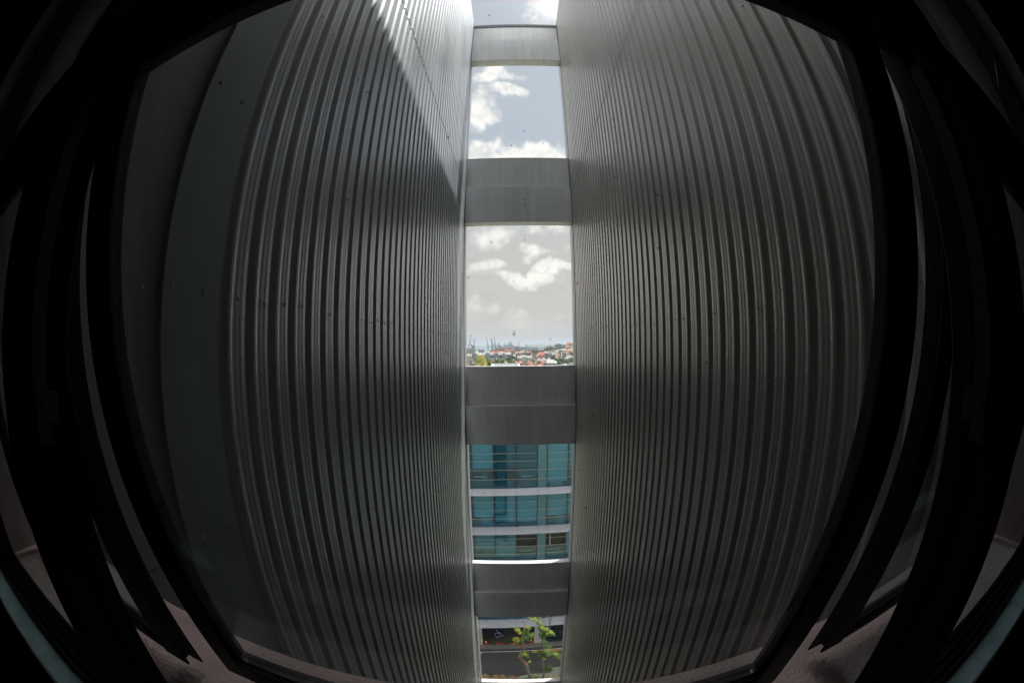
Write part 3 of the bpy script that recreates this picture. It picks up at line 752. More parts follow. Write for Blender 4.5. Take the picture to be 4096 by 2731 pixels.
# ------------------------------------------------------------------ street trees and planting
def zp(X, Y): return (1880 + X/5.3875, 2440 + Y/5.3875)
def tp(X, Y, y=26.6): return at_y(*zp(X, Y), y)
def rosettes(mb, c, r, n, size, flat=.7):
    c = Vector(c)
    for i in range(n):
        d = Vector((R.gauss(0,1), R.gauss(0,1), R.gauss(0,1)*flat)); d = d*r*.55 if R.random() < .6 else d.normalized()*r*R.random()**.5
        d.z *= flat
        for k in range(6):
            a = R.random()*2*PI
            mb.leaf(c + d + Vector((math.cos(a), math.sin(a), R.uniform(-.2,.3)))*size*.45, size, Vector((math.cos(a)*.6, math.sin(a)*.6, 1)).normalized() if R.random() < .6 else None, .5)
def street_tree(label, trunk, branches, clumps, lime):
    base = tp(*trunk[0][:2]); b0 = Vector((base.x, 26.6, GZ+.1)); sc = 1/5.3875/F
    o = empty('street_tree', b0, label, 'tree', 'crooked lopped street trees')
    def P(X, Y, dy=0): return at_y(*zp(X, Y), 26.6+dy) - b0
    def rr(wd, X, Y): return wd/2*sc*at_y(*zp(X, Y), 26.6).length
    mb = MB(); pts = [Vector((P(*trunk[0][:2]).x+.05, 0, 0))] + [P(t[0], t[1], t[3] if len(t) > 3 else 0) for t in trunk]
    rs = [rr(trunk[0][2], *trunk[0][:2])*1.15] + [rr(t[2], t[0], t[1]) for t in trunk]
    mb.tube(pts, rs, 9, .25); mb.build('trunk', M['bark'], o, smooth=True)
    for br in branches:
        mb = MB(); mb.tube([P(*t[:2]) for t in br], [rr(t[2], t[0], t[1]) for t in br], 7, .2); mb.build('limb', M['bark'], o, smooth=True)
    cr = MB(); cl_ = MB()
    for X, Y, r in clumps:
        c = P(X, Y, R.uniform(-.35, .35)); rad_ = rr(2*r, X, Y)
        rosettes(cr, c, rad_, int(22 + 64*(r/60)**2*2.2), .09, .8)
    for X, Y, r in lime:
        c = P(X, Y, -.35); rad_ = rr(2*r, X, Y)
        rosettes(cl_, c + Vector((0,0,.05)), rad_*.9, int(16 + 50*(r/60)**2*2.2), .095, .8)
    cr.build('crown', M['leaf'], o); cl_.build('lime_sprays', M['leaflime'], o)  # sprays use a paler lime leaf colour than the crown
    return o
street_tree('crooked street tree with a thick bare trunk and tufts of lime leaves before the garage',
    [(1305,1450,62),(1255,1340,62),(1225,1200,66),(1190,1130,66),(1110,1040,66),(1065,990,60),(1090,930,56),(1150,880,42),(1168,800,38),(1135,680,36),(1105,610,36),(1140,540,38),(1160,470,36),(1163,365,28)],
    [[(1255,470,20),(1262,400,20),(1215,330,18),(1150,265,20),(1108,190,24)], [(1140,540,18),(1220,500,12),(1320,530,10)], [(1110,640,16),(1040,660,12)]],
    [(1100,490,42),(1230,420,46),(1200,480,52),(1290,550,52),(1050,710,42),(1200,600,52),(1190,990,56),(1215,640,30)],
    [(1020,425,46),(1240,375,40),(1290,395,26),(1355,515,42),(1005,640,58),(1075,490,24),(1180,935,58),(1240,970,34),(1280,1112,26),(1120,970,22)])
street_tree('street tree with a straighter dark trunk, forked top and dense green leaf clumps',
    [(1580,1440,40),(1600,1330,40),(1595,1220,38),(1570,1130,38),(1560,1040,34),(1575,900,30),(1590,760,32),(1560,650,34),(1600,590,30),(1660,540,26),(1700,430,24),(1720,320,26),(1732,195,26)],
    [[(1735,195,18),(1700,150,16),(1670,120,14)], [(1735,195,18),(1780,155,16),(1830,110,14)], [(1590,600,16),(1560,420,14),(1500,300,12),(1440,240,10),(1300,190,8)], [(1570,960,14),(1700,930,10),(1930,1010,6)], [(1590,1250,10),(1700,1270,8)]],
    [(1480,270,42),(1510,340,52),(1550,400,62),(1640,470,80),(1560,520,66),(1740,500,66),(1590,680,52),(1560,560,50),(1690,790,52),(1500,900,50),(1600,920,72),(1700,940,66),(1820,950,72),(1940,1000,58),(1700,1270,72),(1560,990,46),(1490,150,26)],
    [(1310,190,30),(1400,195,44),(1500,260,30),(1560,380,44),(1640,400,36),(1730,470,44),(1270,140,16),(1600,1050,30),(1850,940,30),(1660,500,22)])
def shrub(X, Y, r, m, label, name='shrub', n=1.0, cat='shrub', group=None, y=26.2):
    c = at_y(*zp(X, Y), y); rad_ = r/5.3875/F*c.length
    o = empty(name, (c.x, y, GZ+.1), label, cat, group)
    mb = MB(); mb.tube([(0,0,0),(.03,.02,(c.z-GZ)*.6)], [.03,.015], 5); mb.build('stem', M['bark'], o)
    mb = MB(); rosettes(mb, (0,0,c.z-GZ-.22), rad_*.85, int(70*n*(r/80)**2+14), .075, .8)
    for k in range(int(20*n)): mb.leaf((R.gauss(0,rad_*.5), R.gauss(0,.2), R.random()*(c.z-GZ)), .12)
    mb.build('foliage', m if isinstance(m, list) else M[m], o)
shrub(1430, 1440, 92, 'leaflime', 'round lime green shrub between the two street tree trunks', n=1.6)
lab = ('copper leaved bush at the end of the verge beside the garage side of the street', 'copper leaved bush, second along the verge, with upright shoots', 'copper leaved bush with one tall shoot midway to the crooked trunk', 'low copper leaved bush nearest the crooked trunk', 'copper leaved bush beyond the straighter trunk')
for k, (X, Y, r) in enumerate(((310,1420,95),(545,1440,90),(690,1430,75),(930,1475,110),(1790,1465,95))):
    shrub(X, Y, r, 'leafred', lab[k], name='copper_bush', n=1.3, group='copper bushes along the verge')

# ------------------------------------------------------------------ town beyond
RG = {'A': (1855, 1330), 'B': (2000, 1330), 'C': (2145, 1330)}
def tx(reg, X): return RG[reg][0] + X/11.2
def ty(Y): return 1330 + Y/11.2
def place(reg, X, Y, dist): return at_y(tx(reg, X), ty(Y), dist)

def windows(root, wdt, z0, z1, yf, cols, rows, frac=.5):
    for i in range(cols):
        for j in range(rows):
            cx = -wdt/2 + wdt*(i+.5)/cols; cz = z0 + (z1-z0)*(j+.5)/rows; ww = wdt/cols*frac; wh_ = (z1-z0)/rows*frac
            MB().box(cx-ww/2, cx+ww/2, yf-.12, yf+.05, cz-wh_/2, cz+wh_/2).build('window', M['win'], root)

def house(reg, X0, X1, Yt, dist, roof='tile', wall='wwhite', kind='hip', rh=3.0, h=None, cols=2, rows=2, depth=None, name='house', cat='house', label='', group=None, rz=0.0, eave=.5):
    pt = place(reg, (X0+X1)/2, Yt, dist); wdt = (X1-X0)/11.2/F*pt.length
    gz = hgt(pt.x, dist) - .5
    top = pt.z; wt = top - rh
    if h is None: base = gz
    else: base = min(gz, wt - h) if h > 0 else gz
    base = min(base, wt-2.5)
    depth = depth or max(8, wdt*.8)
    o = empty(name, (pt.x, dist, base), label, cat, group, rz=rz)
    H = wt - base; w2 = wdt/2; ye = depth
    MB().box(-w2+eave, w2-eave, eave, ye-eave, 0, H).build('wall', M[wall], o)
    r = MB(); zt = H + rh
    if kind == 'hip':
        k = min(w2, ye/2)*.85
        r.v = [(-w2,0,H),(w2,0,H),(w2,ye,H),(-w2,ye,H),(-w2+k,ye/2,zt),(w2-k,ye/2,zt)]
        r.f = [(0,1,5,4),(1,2,5),(2,3,4,5),(3,0,4),(3,2,1,0)]
    elif kind == 'gable':       # gable end to the viewer
        r.v = [(-w2,0,H),(w2,0,H),(w2,ye,H),(-w2,ye,H),(0,0,zt),(0,ye,zt)]
        r.f = [(0,1,4),(1,2,5,4),(2,3,5),(3,0,4,5),(3,2,1,0)]
    elif kind == 'ridge':       # long roof slope to the viewer
        r.v = [(-w2,0,H),(w2,0,H),(w2,ye,H),(-w2,ye,H),(-w2,ye/2,zt),(w2,ye/2,zt)]
        r.f = [(0,1,5,4),(1,2,5),(2,3,4,5),(3,0,4),(3,2,1,0)]
    elif kind == 'flat':
        r.box(-w2, w2, 0, ye, H, zt)
    elif kind == 'arch':
        pts = [(w2*math.cos(rad(t)), H + rh*math.sin(rad(t))) for t in range(0, 181, 15)]
        n = len(pts); r.v = [(a, 0, b) for a, b in pts] + [(a, ye, b) for a, b in pts]
        r.f = [tuple(range(n))[::-1], tuple(range(n, 2*n))] + [(i, i+1, n+i+1, n+i) for i in range(n-1)] + [(n-1, 0, n, 2*n-1)]
    ro = r.build('roof', M[roof], o)
    if kind in ('hip', 'ridge') and wdt > 9 and R.random() < .4:
        MB().box(w2*.3, w2*.3+.9, ye*.3, ye*.3+.9, H, zt+.6).build('chimney', M[wall], ro)
    if cols: windows(o, wdt-2*eave, max(0, H-rows*3.0), H-.3, eave, cols, rows)
    return o

def tree_proto(kind, m, n, lumps, seed, pointy=False):
    """crown of leaf clumps on a trunk with limbs, one unit high"""
    r_ = random.Random(seed); cr = MB(); cs = []
    for i in range(lumps):
        a = r_.random()*2*PI; zz = .35 + .6*r_.random(); rr_ = .33*math.sin(PI*min(1, (zz-.15)/.85))**.6 * r_.random()**.5 * (1.35 if not pointy else .7)
        cs.append((Vector((math.cos(a)*rr_, math.sin(a)*rr_, zz)), .10 + .10*r_.random()))
    for i in range(n):
        c, q = r_.choice(cs); d = Vector((r_.gauss(0,1), r_.gauss(0,1), r_.gauss(0,1))).normalized()*q*r_.random()**.3
        p = c + d; s = .035 + .03*r_.random()
        cr.leaf(p, s*1.7, (d.normalized() + Vector((r_.uniform(-.5,.5), r_.uniform(-.5,.5), .3))).normalized(), .75)
    tr = MB(); tr.tube([(0,0,-.15),(.01,0,.25),(0,.01,.6)], [.035,.028,.012], 6)
    for c, q in cs[:5]: tr.tube([(0,0,.25), tuple(c*.6 + Vector((0,0,.12))), tuple(c)], [.018,.012,.004], 5)
    o = empty('tree', (0,0,0)); cr.build('crown', m, o); tr.build('trunk', M['bark'], o); return o
PT = {}
def tree(reg, X, Yt, wpx, dist, kind='dark', hgt_=None, label='', group='trees of the town', name='tree'):
    p = place(reg, X, Yt, dist); wd = wpx/11.2/F*p.length; base = hgt(p.x, dist)
    H = max(5, p.z - base) if hgt_ is None else hgt_
    base = p.z - H
    key = kind
    if key not in PT:
        mm = {'dark': M['leafdark'], 'mid': M['leafmid'], 'yellow': M['leafyellow'], 'green': M['leaf']}[kind]
        PT[key] = tree_proto(kind, mm, {'yellow': 3600}.get(kind, 1900), {'yellow': 34}.get(kind, 20), hash(kind) % 7 if False else len(PT)+3, kind == 'yellow')
        o = PT[key]
    else: o = copy_tree(PT[key])
    o.name = name
    o.location = (p.x, dist, base); sx = wd/.80; o.scale = (sx, sx, H); o.rotation_euler.z = R.random()*6
    tag(o, label, 'tree', group); return o

p = place('A', 775, 1500, 118); o = empty('tree', (p.x, 118, GZ), 'tall yellow green tree standing clear above the beam before the white apartments', 'tree')
cr = MB()
for X, Y, r_ in ((650,985,34),(680,1060,60),(790,1040,55),(850,1090,70),(780,1120,110),(700,1180,120),(860,1200,110),(600,1240,90),(760,1270,150),(900,1300,130),(620,1340,130),(540,1400,90),(760,1400,170),(930,1420,150),(1010,1450,80),(680,1500,170),(860,1520,170),(760,1650,220),(700,1800,240),(850,1800,240),(780,1950,220)):
    c = place('A', X, Y, 118 + R.uniform(-1, 1)) - Vector((p.x, 118, GZ)); q = r_/11.2/F*118
    for k in range(int(26 + 120*(r_/100)**2)):
        d = Vector((R.gauss(0,1), R.gauss(0,1)*1.4, R.gauss(0,1)))*q*.55
        cr.leaf(c+d, R.uniform(.18,.36), Vector((R.uniform(-.6,.6), R.uniform(-.6,.6), 1)).normalized(), .4)
cr.build('crown', M['leafyellow'], o)
mb = MB(); mb.tube([(0,0,-.2),(.1,0,12),(0,.1,22),(-.1,0,29)], [.35,.28,.2,.06], 8); mb.build('trunk', M['bark'], o, smooth=True)
T = [ # reg, X, Ytop, width, dist, kind, label
 ('A',1130,1325,330,190,'green','bright green treetop just behind the tall yellow green tree'),
 ('A',1430,1310,380,195,'green','broad green treetop behind the dark roof edge, second from the yellow green tree'),
 ('A',1700,1330,360,200,'green','green treetop rising behind the white rooftop parapet'),
 ('B',420,1360,340,200,'green','low bright green treetop behind the white rooftop parapet, farthest from the yellow tree'),
 ('B',640,1350,260,205,'green','small bright green treetop where the white rooftop parapet ends'),
 ('B',470,985,300,640,'dark','dark tree beside the white block with an arched gable'),
 ('B',640,1090,230,620,'dark','dark tree between the arched white block and the cream terrace'),
 ('B',800,985,200,660,'dark','dark tree in front of the orange roofed terrace, beside the cream terrace'),
 ('B',1150,900,360,800,'mid','olive tree mass behind the grey roofs'),
 ('B',1320,900,160,790,'mid','olive tree before the orange roof with a teal gable'),
 ('B',1500,750,240,1000,'dark','dark tree mass under the curved white roof'),
 ('B',1640,790,220,1000,'dark','dark tree beside the columns of the curved white roof'),
 ('B',880,770,240,1300,'mid','small tree under the dark blue block by the docks'),
 ('B',1020,1405,200,560,'dark','small dark tree among the salmon roofs nearest the beam'),
 ('B',1680,1370,190,560,'dark','dark round tree between the salmon roofs, just above the beam'),
 ('C',470,700,260,1050,'mid','light green tree on the slope beside the curved white roof'),
 ('C',640,660,280,1060,'mid','light green tree on the slope below the grey towers'),
 ('C',760,680,180,1070,'dark','dark tree at the foot of the grey towers'),
 ('C',1210,650,160,1100,'dark','dark tree between the grey towers and the big orange roofed block'),
 ('C',1160,790,170,900,'dark','dark tree below the grey towers beside the small brown tower'),
 ('C',1560,860,330,800,'mid','olive tree on the slope under the long orange roof'),
 ('C',1680,930,240,790,'mid','olive tree at the foot of the slope nearest the ribbed wall'),
 ('C',500,1060,230,720,'mid','small olive tree behind the pale hipped roofs'),
 ('C',770,1030,230,700,'mid','olive tree behind the big white shed roof'),
 ('C',860,1130,320,640,'dark','dark tree right behind the big white shed roof'),
 ('C',1120,1160,300,620,'mid','olive tree beside the end of the big white shed'),
 ('C',1260,1110,190,650,'dark','small dark tree amid the white houses on the slope'),
 ('C',1420,1100,240,650,'dark','dark tree before the white houses on the slope'),
 ('C',1330,1230,320,600,'mid','olive tree behind the grey pyramid roof'),
 ('C',1600,1120,320,610,'mid','large olive tree nearest the ribbed wall just above the beam'),
 ('C',1000,1290,220,590,'dark','dark tree between the white shed and the grey pyramid roof'),
 ('A',860,1290,120,560,'mid','small tree peeping beside the tall yellow green tree'),
 ('A',1170,1080,150,640,'mid','small olive tree in front of the second arched gable'),
 ('A',560,1110,150,600,'mid','small olive tree before the first arched gable'),
 ('A',160,835,210,1500,'green','low green tree line at the docks, nearest the ribbed wall'),
 ('A',380,835,260,1500,'green','low green tree line at the docks, behind the first arched gable'),
 ('A',830,840,230,1400,'dark','low dark trees at the docks between the arched gables'),
 ('A',1280,765,170,1400,'dark','dark tree before the pagoda roofed tower'),
]
for reg, X, Y, wd, dist, kd, lb in T: tree(reg, X, Y, wd, dist, kd, None, lb)

G1 = 'white apartment blocks with arched gables'
for k, (reg, X0, X1, lb) in enumerate((('A',355,580,'grey white apartment gable with arched top, farthest from the docks warehouse'), ('A',955,1180,'arched apartment gable right behind the tall yellow green tree'),
     ('A',1335,1555,'arched apartment gable before the pagoda roofed tower'), ('B',80,262,'small arched apartment gable next to the dark trees'))):
    house(reg, X0, X1, 895 if reg == 'A' else 925, 700, 'wgrey', 'wgrey', 'arch', 3.6, cols=3, rows=4, name='apartment_gable', cat='apartment block', label=lb, group=G1, eave=.02, depth=12)
for reg, X0, X1, Y, lb in (('A',90,360,960,'white pitched apartment wing beside the first arched gable'),('A',580,960,890,'white pitched apartment wing between the first two arched gables'),('A',1175,1340,895,'short white pitched wing between two arched gables'),('A',1550,1790,885,'white pitched wing beyond the pagoda side gable'),('B',200,490,870,'white terrace roofs stepping towards the dark trees')):
    house(reg, X0, X1, Y, 712, 'roofwhite', 'wgrey', 'ridge', 5.0, cols=5, rows=2, name='apartment_wing', cat='apartment block', label=lb, group='white pitched apartment wings')
HS = [
 # reg X0 X1 Ytop dist roof wall kind rh label
 ('A',40,360,1130,520,'tileb','wcream','flat',1.2,'broad pink flat roofed block beside the white balconies'),
 ('A',245,400,1225,450,'roofwhite','wwhite','flat',.8,'white three storey house with dark balconies beside the yellow green tree'),
 ('A',350,560,1360,440,'roofwhite','wwhite','flat',.8,'low white annex between the balconied house and the yellow green tree'),
 ('A',75,165,1215,430,'wdark','wbrown','flat',.8,'brown block with a dark window grid at the ribbed wall'),
 ('A',130,260,925,900,'tile','wwhite','hip',2.5,'small orange roofed house at the ribbed wall near the docks'),
 ('A',1040,1160,1190,560,'roofdark','wwhite','hip',2,'low grey roofed house below the second arched gable'),
 ('A',1110,1330,1160,540,'roofwhite','wwhite','flat',1,'white stepped house below the pagoda side gable'),
 ('A',1340,1500,1130,545,'roofwhite','wwhite','gable',4,'tall white gable house before the arched apartments'),
 ('A',1080,1260,1265,500,'tileb','wwhite','gable',2.5,'small white house with an orange verge, just above the treetops'),
 ('A',1250,1400,1250,505,'tile','wwhite','gable',2.5,'small white house with a steep orange gable'),
 ('A',1580,1790,1190,520,'roofwhite','wcream','flat',1,'cream flat topped house above the green treetops'),
 ('B',0,200,1240,500,'roofwhite','wcream','flat',1,'lower cream flat topped house above the white parapet'),
 ('B',250,410,1085,640,'roofwhite','wwhite','flat',.6,'plain white cube house beside the dark trees'),
 ('B',140,320,1270,470,'tileb','wcream','hip',3,'salmon hipped roof first after the cream houses'),
 ('B',530,700,1200,500,'roofgrey','wcream','hip',3,'grey hipped roof between dark tree and salmon roofs'),
 ('B',365,565,1255,465,'tileb','wcream','hip',3.2,'broad salmon hipped roof second in the front row'),
 ('B',585,785,1260,460,'tileb','wcream','hip',3.2,'broad salmon hipped roof third in the front row'),
 ('B',815,1000,1240,460,'tileb','wwhite','hip',3.6,'salmon roof with a pale wall, middle of the front row'),
 ('B',950,1060,1310,440,'tile','wcream','gable',3,'narrow orange gable low in the front row'),
 ('B',1040,1160,1250,500,'tileb','wcream','gable',3,'narrow salmon gable behind the front row'),
 ('B',1130,1300,1290,440,'tileb','wwhite','gable',5,'steep salmon roof with a broad white gable'),
 ('B',1240,1350,1235,520,'tile','wcream','hip',3,'small orange roof behind the steep white gables'),
 ('B',1320,1515,1285,440,'tileb','wwhite','hip',5,'steep salmon roof with white dormers'),
 ('B',1545,1650,1270,470,'tile','wcream','hip',4,'small orange hipped roof at the pale round house'),
 ('B',775,1010,1040,620,'roofgrey','wcream','ridge',4,'long cream terrace under a grey roof, facing the dark trees'),
 ('B',970,1180,1010,640,'roofgrey','wcream','ridge',3,'grey roofed terrace, second step of the long row'),
 ('B',1170,1440,1030,650,'roofgrey','wwhite','ridge',4,'grey roofed terrace, last step of the long row'),
 ('B',1010,1200,1160,560,'roofwhite','wwhite','gable',3,'white gabled house, first of the row before the cream terrace'),
 ('B',1190,1400,1150,560,'roofwhite','wwhite','gable',3,'white gabled house, second of the row before the cream terrace'),
 ('B',1390,1600,1150,565,'roofwhite','wwhite','gable',3,'white gabled house, third of the row before the cream terrace'),
 ('B',870,965,1000,720,'tile','wwhite','hip',3,'tiny orange roof between white gables above the cream terrace'),
 ('B',690,760,890,800,'roofwhite','wgrey','gable',3,'narrow grey white house beside the pagoda roofs'),
 ('B',750,900,850,860,'tile','wgrey','ridge',3,'orange roof over a grey wall, first of the twin terrace'),
 ('B',890,1050,850,865,'tile','wcream','ridge',3.4,'orange roof over arched cream walls, second of the twin terrace'),
 ('B',910,1080,820,950,'roofwhite','wcream','ridge',2,'cream ridge behind the twin orange terrace'),
 ('B',1085,1170,785,980,'roofwhite','wwhite','gable',5,'tall white swooping gable beside the olive trees'),
 ('B',1250,1425,838,860,'tile','wcream','ridge',5,'orange roof with a teal gable end among the trees'),
 ('B',1440,1620,895,800,'tile','wwhite','gable',4,'orange roof with white dormers near the olive trees'),
 ('B',1630,1690,900,780,'roofwhite','wwhite','gable',5,'thin white tower house between two orange roofs'),
 ('B',1540,1680,1060,640,'tile','wwhite','gable',4,'orange and white gables stepping down to the pale roofs'),
 ('C',90,375,880,740,'tile','wgrey','ridge',6,'largest orange roof over a grey arcade'),
 ('C',350,430,900,735,'roofwhite','wwhite','gable',6,'white gable wall closing the largest orange roof'),
 ('C',40,160,1040,640,'tile','wwhite','gable',4,'orange gable left of the small red villas'),
 ('C',180,400,1045,650,'tile','wwhite','gable',4,'red roofed villas below the largest orange roof'),
 ('C',410,510,870,820,'tile','wdark','hip',3,'orange roof corner beside the slate roofs'),
 ('C',470,600,900,760,'roofwhite','wgrey','gable',4,'pale terrace house first below the slate roofs'),
 ('C',590,720,915,755,'roofwhite','wgrey','gable',4,'pale terrace house second below the slate roofs'),
 ('C',700,870,880,770,'roofgrey','wcream','ridge',5,'beige roof below the broad slate roof'),
 ('C',860,1020,965,720,'tile','wwhite','ridge',4,'short orange roof amid white villas'),
 ('C',780,880,955,730,'roofwhite','wwhite','gable',4,'white villa gable beside the beige roof'),
 ('C',940,1130,865,800,'roofgrey','wwhite','flat',1.5,'white villa with a turret below the brown tower'),
 ('C',1000,1160,960,720,'roofgrey','wwhite','gable',4,'grey roofed white villa before the turret villa'),
 ('C',1160,1370,905,700,'roofwhite','wgrey','flat',1,'square white house with big dark windows on the slope'),
 ('C',1110,1260,1030,680,'tile','wwhite','gable',4,'white villa with a brown gable on the slope'),
 ('C',1290,1560,1090,640,'roofgrey','wwhite','hip',3,'long grey roof at the foot of the slope'),
 ('C',1060,1240,1080,650,'roofwhite','wwhite','gable',3,'white gables beside the square white house'),
 ('C',880,1010,1070,680,'roofgrey','wwhite','hip',3,'low grey roof behind the olive trees'),
 ('C',0,270,1150,560,'roofgrey','wcream','hip',4,'pale hipped roof, first of three before the red villas'),
 ('C',230,480,1120,565,'roofgrey','wcream','hip',4,'pale hipped roof, second of three before the red villas'),
 ('C',470,690,1110,570,'roofgrey','wwhite','hip',4,'pale hipped roof, third of three before the red villas'),
 ('C',20,220,1225,500,'tileb','wcream','gable',3,'tan gabled house with a salmon slope behind the low orange roof'),
 ('C',200,480,1220,495,'tileb','wcream','hip',6,'large salmon roof joined to the white shed'),
 ('C',300,440,1345,450,'roofwhite','wwhite','flat',.8,'small white box house before the salmon roof'),
 ('C',30,300,1420,430,'tile','wcream','hip',2,'low orange roof just over the beam'),
 ('C',1190,1480,1375,430,'roofgrey','wgrey','hip',3.2,'grey pyramid roof just over the beam near the ribbed wall'),
 ('C',680,900,770,880,'roofdark','wdark','hip',7,'broad slate roof above the pale terrace'),
 ('C',520,700,860,850,'roofdark','wdark','hip',4,'low slate roof beside the orange corner'),
 ('C',1380,1540,865,820,'tile','wcream','hip',4,'orange roof end half hidden by the slope trees'),
 ('C',1680,1740,1010,700,'tile','wcream','hip',4,'sliver of orange roof at the ribbed wall'),
 ('C',730,840,590,1250,'roofwhite','wcream','flat',1,'cream block on the skyline beside the grey towers'),
 ('C',440,640,620,1300,'roofgrey','wgrey','flat',1,'low grey block on the skyline above the slope trees'),
 ('C',590,720,590,1280,'roofdark','wgrey','gable',4,'dark gable on the skyline beside the cream block'),
]
for (reg,X0,X1,Y,dist,rf,wl_,kd,rh,lb) in HS:
    wdt = (X1-X0)/11.2/F*dist
    house(reg, X0, X1, Y, dist, rf, wl_, kd, rh, cols=max(1, min(4, int(wdt/3.2))), rows=2, label=lb, group='houses of the town', rz=R.uniform(-.12,.12))
# big white shed with a stepped roof
p = place('C', 470, 1225, 440); o = empty('white_shed', (p.x, 440, hgt(p.x, 440)), 'big white metal roofed shed stepping down before the dark trees', 'shed')
b0 = hgt(p.x, 440); s_ = 440/F/11.2; zt = p.z-b0
MB().box(.6, 480*s_, .6, 14, 0, zt-150*s_).build('wall', M['wgrey'], o)
r = MB(); r.prism([(0, zt-145*s_), (9, zt), (18, zt-4)], 0, 370*s_, 'x'); r.prism([(0, zt-150*s_), (7, zt-52*s_), (16, zt-5)], 370*s_, 470*s_, 'x'); r.build('roof', M['roofwhite'], o)
windows(o, 20, zt-190*s_-1, zt-158*s_, .6, 4, 1)
# curved white roofed hall on the skyline
p0 = place('B', 1235, 740, 1150); p1 = place('C', 430, 690, 1150)
o = empty('curved_roof_hall', (p0.x, 1150, hgt(p0.x, 1150)), 'long hall under a thin swooping white roof carried on white piers', 'hall'); b0 = hgt(p0.x, 1150)
r = MB(); n = 12; L_ = p1.x-p0.x
pr = [(L_*i/n, p0.z-b0 + (p1.z-p0.z)*(i/n) + 3.5*math.sin(PI*i/n)) for i in range(n+1)]
pts = pr + [(a, b-2.2) for a, b in pr[::-1]]
r.prism(pts, 0, 40, 'y'); r.build('roof', M['roofwhite'], o)
MB().box(4, L_-4, 6, 34, 0, p0.z-b0-3).build('wall', M['wdark'], o)
for f_ in (.12, .35, .58, .76, .93): MB().box(L_*f_-1.6, L_*f_+1.6, 1, 5, 0, p0.z-b0+1).build('pier', M['wwhite'], o)
# pagoda roofed blocks
def pagoda(reg, X0, X1, Yt, dist, label, tiers=2, wall='wcream'):
    p = place(reg, (X0+X1)/2, Yt, dist); wdt = (X1-X0)/11.2/F*dist; gz = hgt(p.x, dist); H = p.z-gz
    o = empty('pagoda_block', (p.x, dist, gz), label, 'pagoda building', 'orange pagoda roofed blocks')
    MB().box(-wdt*.42, wdt*.42, 1, wdt*.7, 0, H-4).build('wall', M[wall], o)
    for k in range(tiers):
        w_ = wdt*(.5 - .17*k); z = H - 7 + 3.4*k
        r = MB(); r.v = [(-w_-1,-1,z-.6),(w_+1,-1,z-.6),(w_+1,wdt*.75,z-.6),(-w_-1,wdt*.75,z-.6),(-w_*.55,wdt*.25,z+2.4),(w_*.55,wdt*.25,z+2.4),(w_*.55,wdt*.5,z+2.4),(-w_*.55,wdt*.5,z+2.4)]
        r.f = [(0,1,5,4),(1,2,6,5),(2,3,7,6),(3,0,4,7),(4,5,6,7),(3,2,1,0)]; r.build('roof', M['tile'], o)
        MB().box(-w_*.6, w_*.6, wdt*.2, wdt*.55, z+1.5, z+3.6).build('lantern', M['wbrown'], o)
    windows(o, wdt*.8, H-16, H-8, 1, 4, 2)
pagoda('B', 160, 390, 722, 1150, 'pagoda roofed block with two orange tiers, nearer the arched gables')
pagoda('B', 445, 695, 722, 1155, 'pagoda roofed block with two orange tiers, nearer the dark blue dock block')
pagoda('A', 1360, 1560, 708, 1120, 'slim brown pagoda tower with a flared orange roof', 1, 'wbrown')
house('A', 1215, 1790, 845, 1110, 'tile', 'wcream', 'ridge', 4.5, cols=4, rows=1, name='long_hall', cat='hall', label='long low orange roof joining the brown pagoda tower and the blocks')
house('B', 360, 470, 780, 1160, 'tile', 'wcream', 'ridge', 3.5, cols=2, rows=1, name='long_hall', cat='hall', label='short orange roof linking the twin pagoda blocks')
# towers on the hill
def tower(reg, X0, X1, Yt, Yb, dist, wall, label, cols, rows, roof='roofdark', group='blocks on the hill', rh=1.0, kind='flat', name='apartment_tower', cat='tower block'):
    pb = place(reg, (X0+X1)/2, Yb, dist); pt = place(reg, (X0+X1)/2, Yt, dist)
    o = house(reg, X0, X1, Yt, dist, roof, wall, kind, rh, h=pt.z-pb.z, cols=0, name=name, cat=cat, label=label, group=group)
    H = pt.z - rh - o.location.z; wdt = (X1-X0)/11.2/F*dist; vis = pt.z-pb.z-rh
    windows(o, wdt-1, H-vis, H-.5, .5, cols, rows, .62); return o
tower('C', 845, 975, 510, 760, 1080, 'wgrey', 'grey tower with a tan cap on the hill, beside its darker twin', 1, 5, 'tileb')
tower('C', 975, 1045, 490, 760, 1095, 'wdark', 'thin dark tower squeezed between the two grey towers', 1, 5)
tower('C', 1030, 1170, 530, 770, 1080, 'wgrey', 'grey tower with a dark roof on the hill next to the white rooftops', 2, 5)
tower('C', 1170, 1340, 540, 700, 1150, 'wwhite', 'low white block on the hill between grey tower and orange roofs', 3, 2, 'roofwhite')
for X0, X1, Yt, Yb, d_, lb, c, r_ in ((1335,1530,565,750,960,'cream hillside block under a salmon roof, next to the white block',3,4), (1548,1740,570,740,965,'cream hillside block under a salmon roof at the ribbed wall',3,3),
      (1370,1625,410,560,1050,'highest salmon roofed block on the hill, stepped ridge',3,1), (1630,1745,405,560,1060,'highest salmon roof at the ribbed wall, over dark windows',2,2)):
    tower('C', X0, X1, Yt, Yb, d_, 'wcream', lb, c, r_, 'tile' if Yt < 500 else 'tileb', rh=6, kind='hip')
tower('C', 1240, 1490, 745, 850, 880, 'wwhite', 'white arcade under a long orange roof on the hillside', 5, 1, 'tile', rh=4, kind='hip')
tower('C', 1480, 1665, 740, 830, 885, 'wwhite', 'white arcade end under an orange roof closest to the slope trees', 3, 1, 'tile', rh=4, kind='hip')
tower('C', 1005, 1080, 785, 870, 860, 'wbrown', 'small brown tower with a pale cap above the turret villa', 1, 1, 'roofgrey')
tower('B', 670, 850, 628, 800, 1900, 'dock', 'dark blue block by the docks in front of the container stacks', 2, 2, 'roofdark', None)
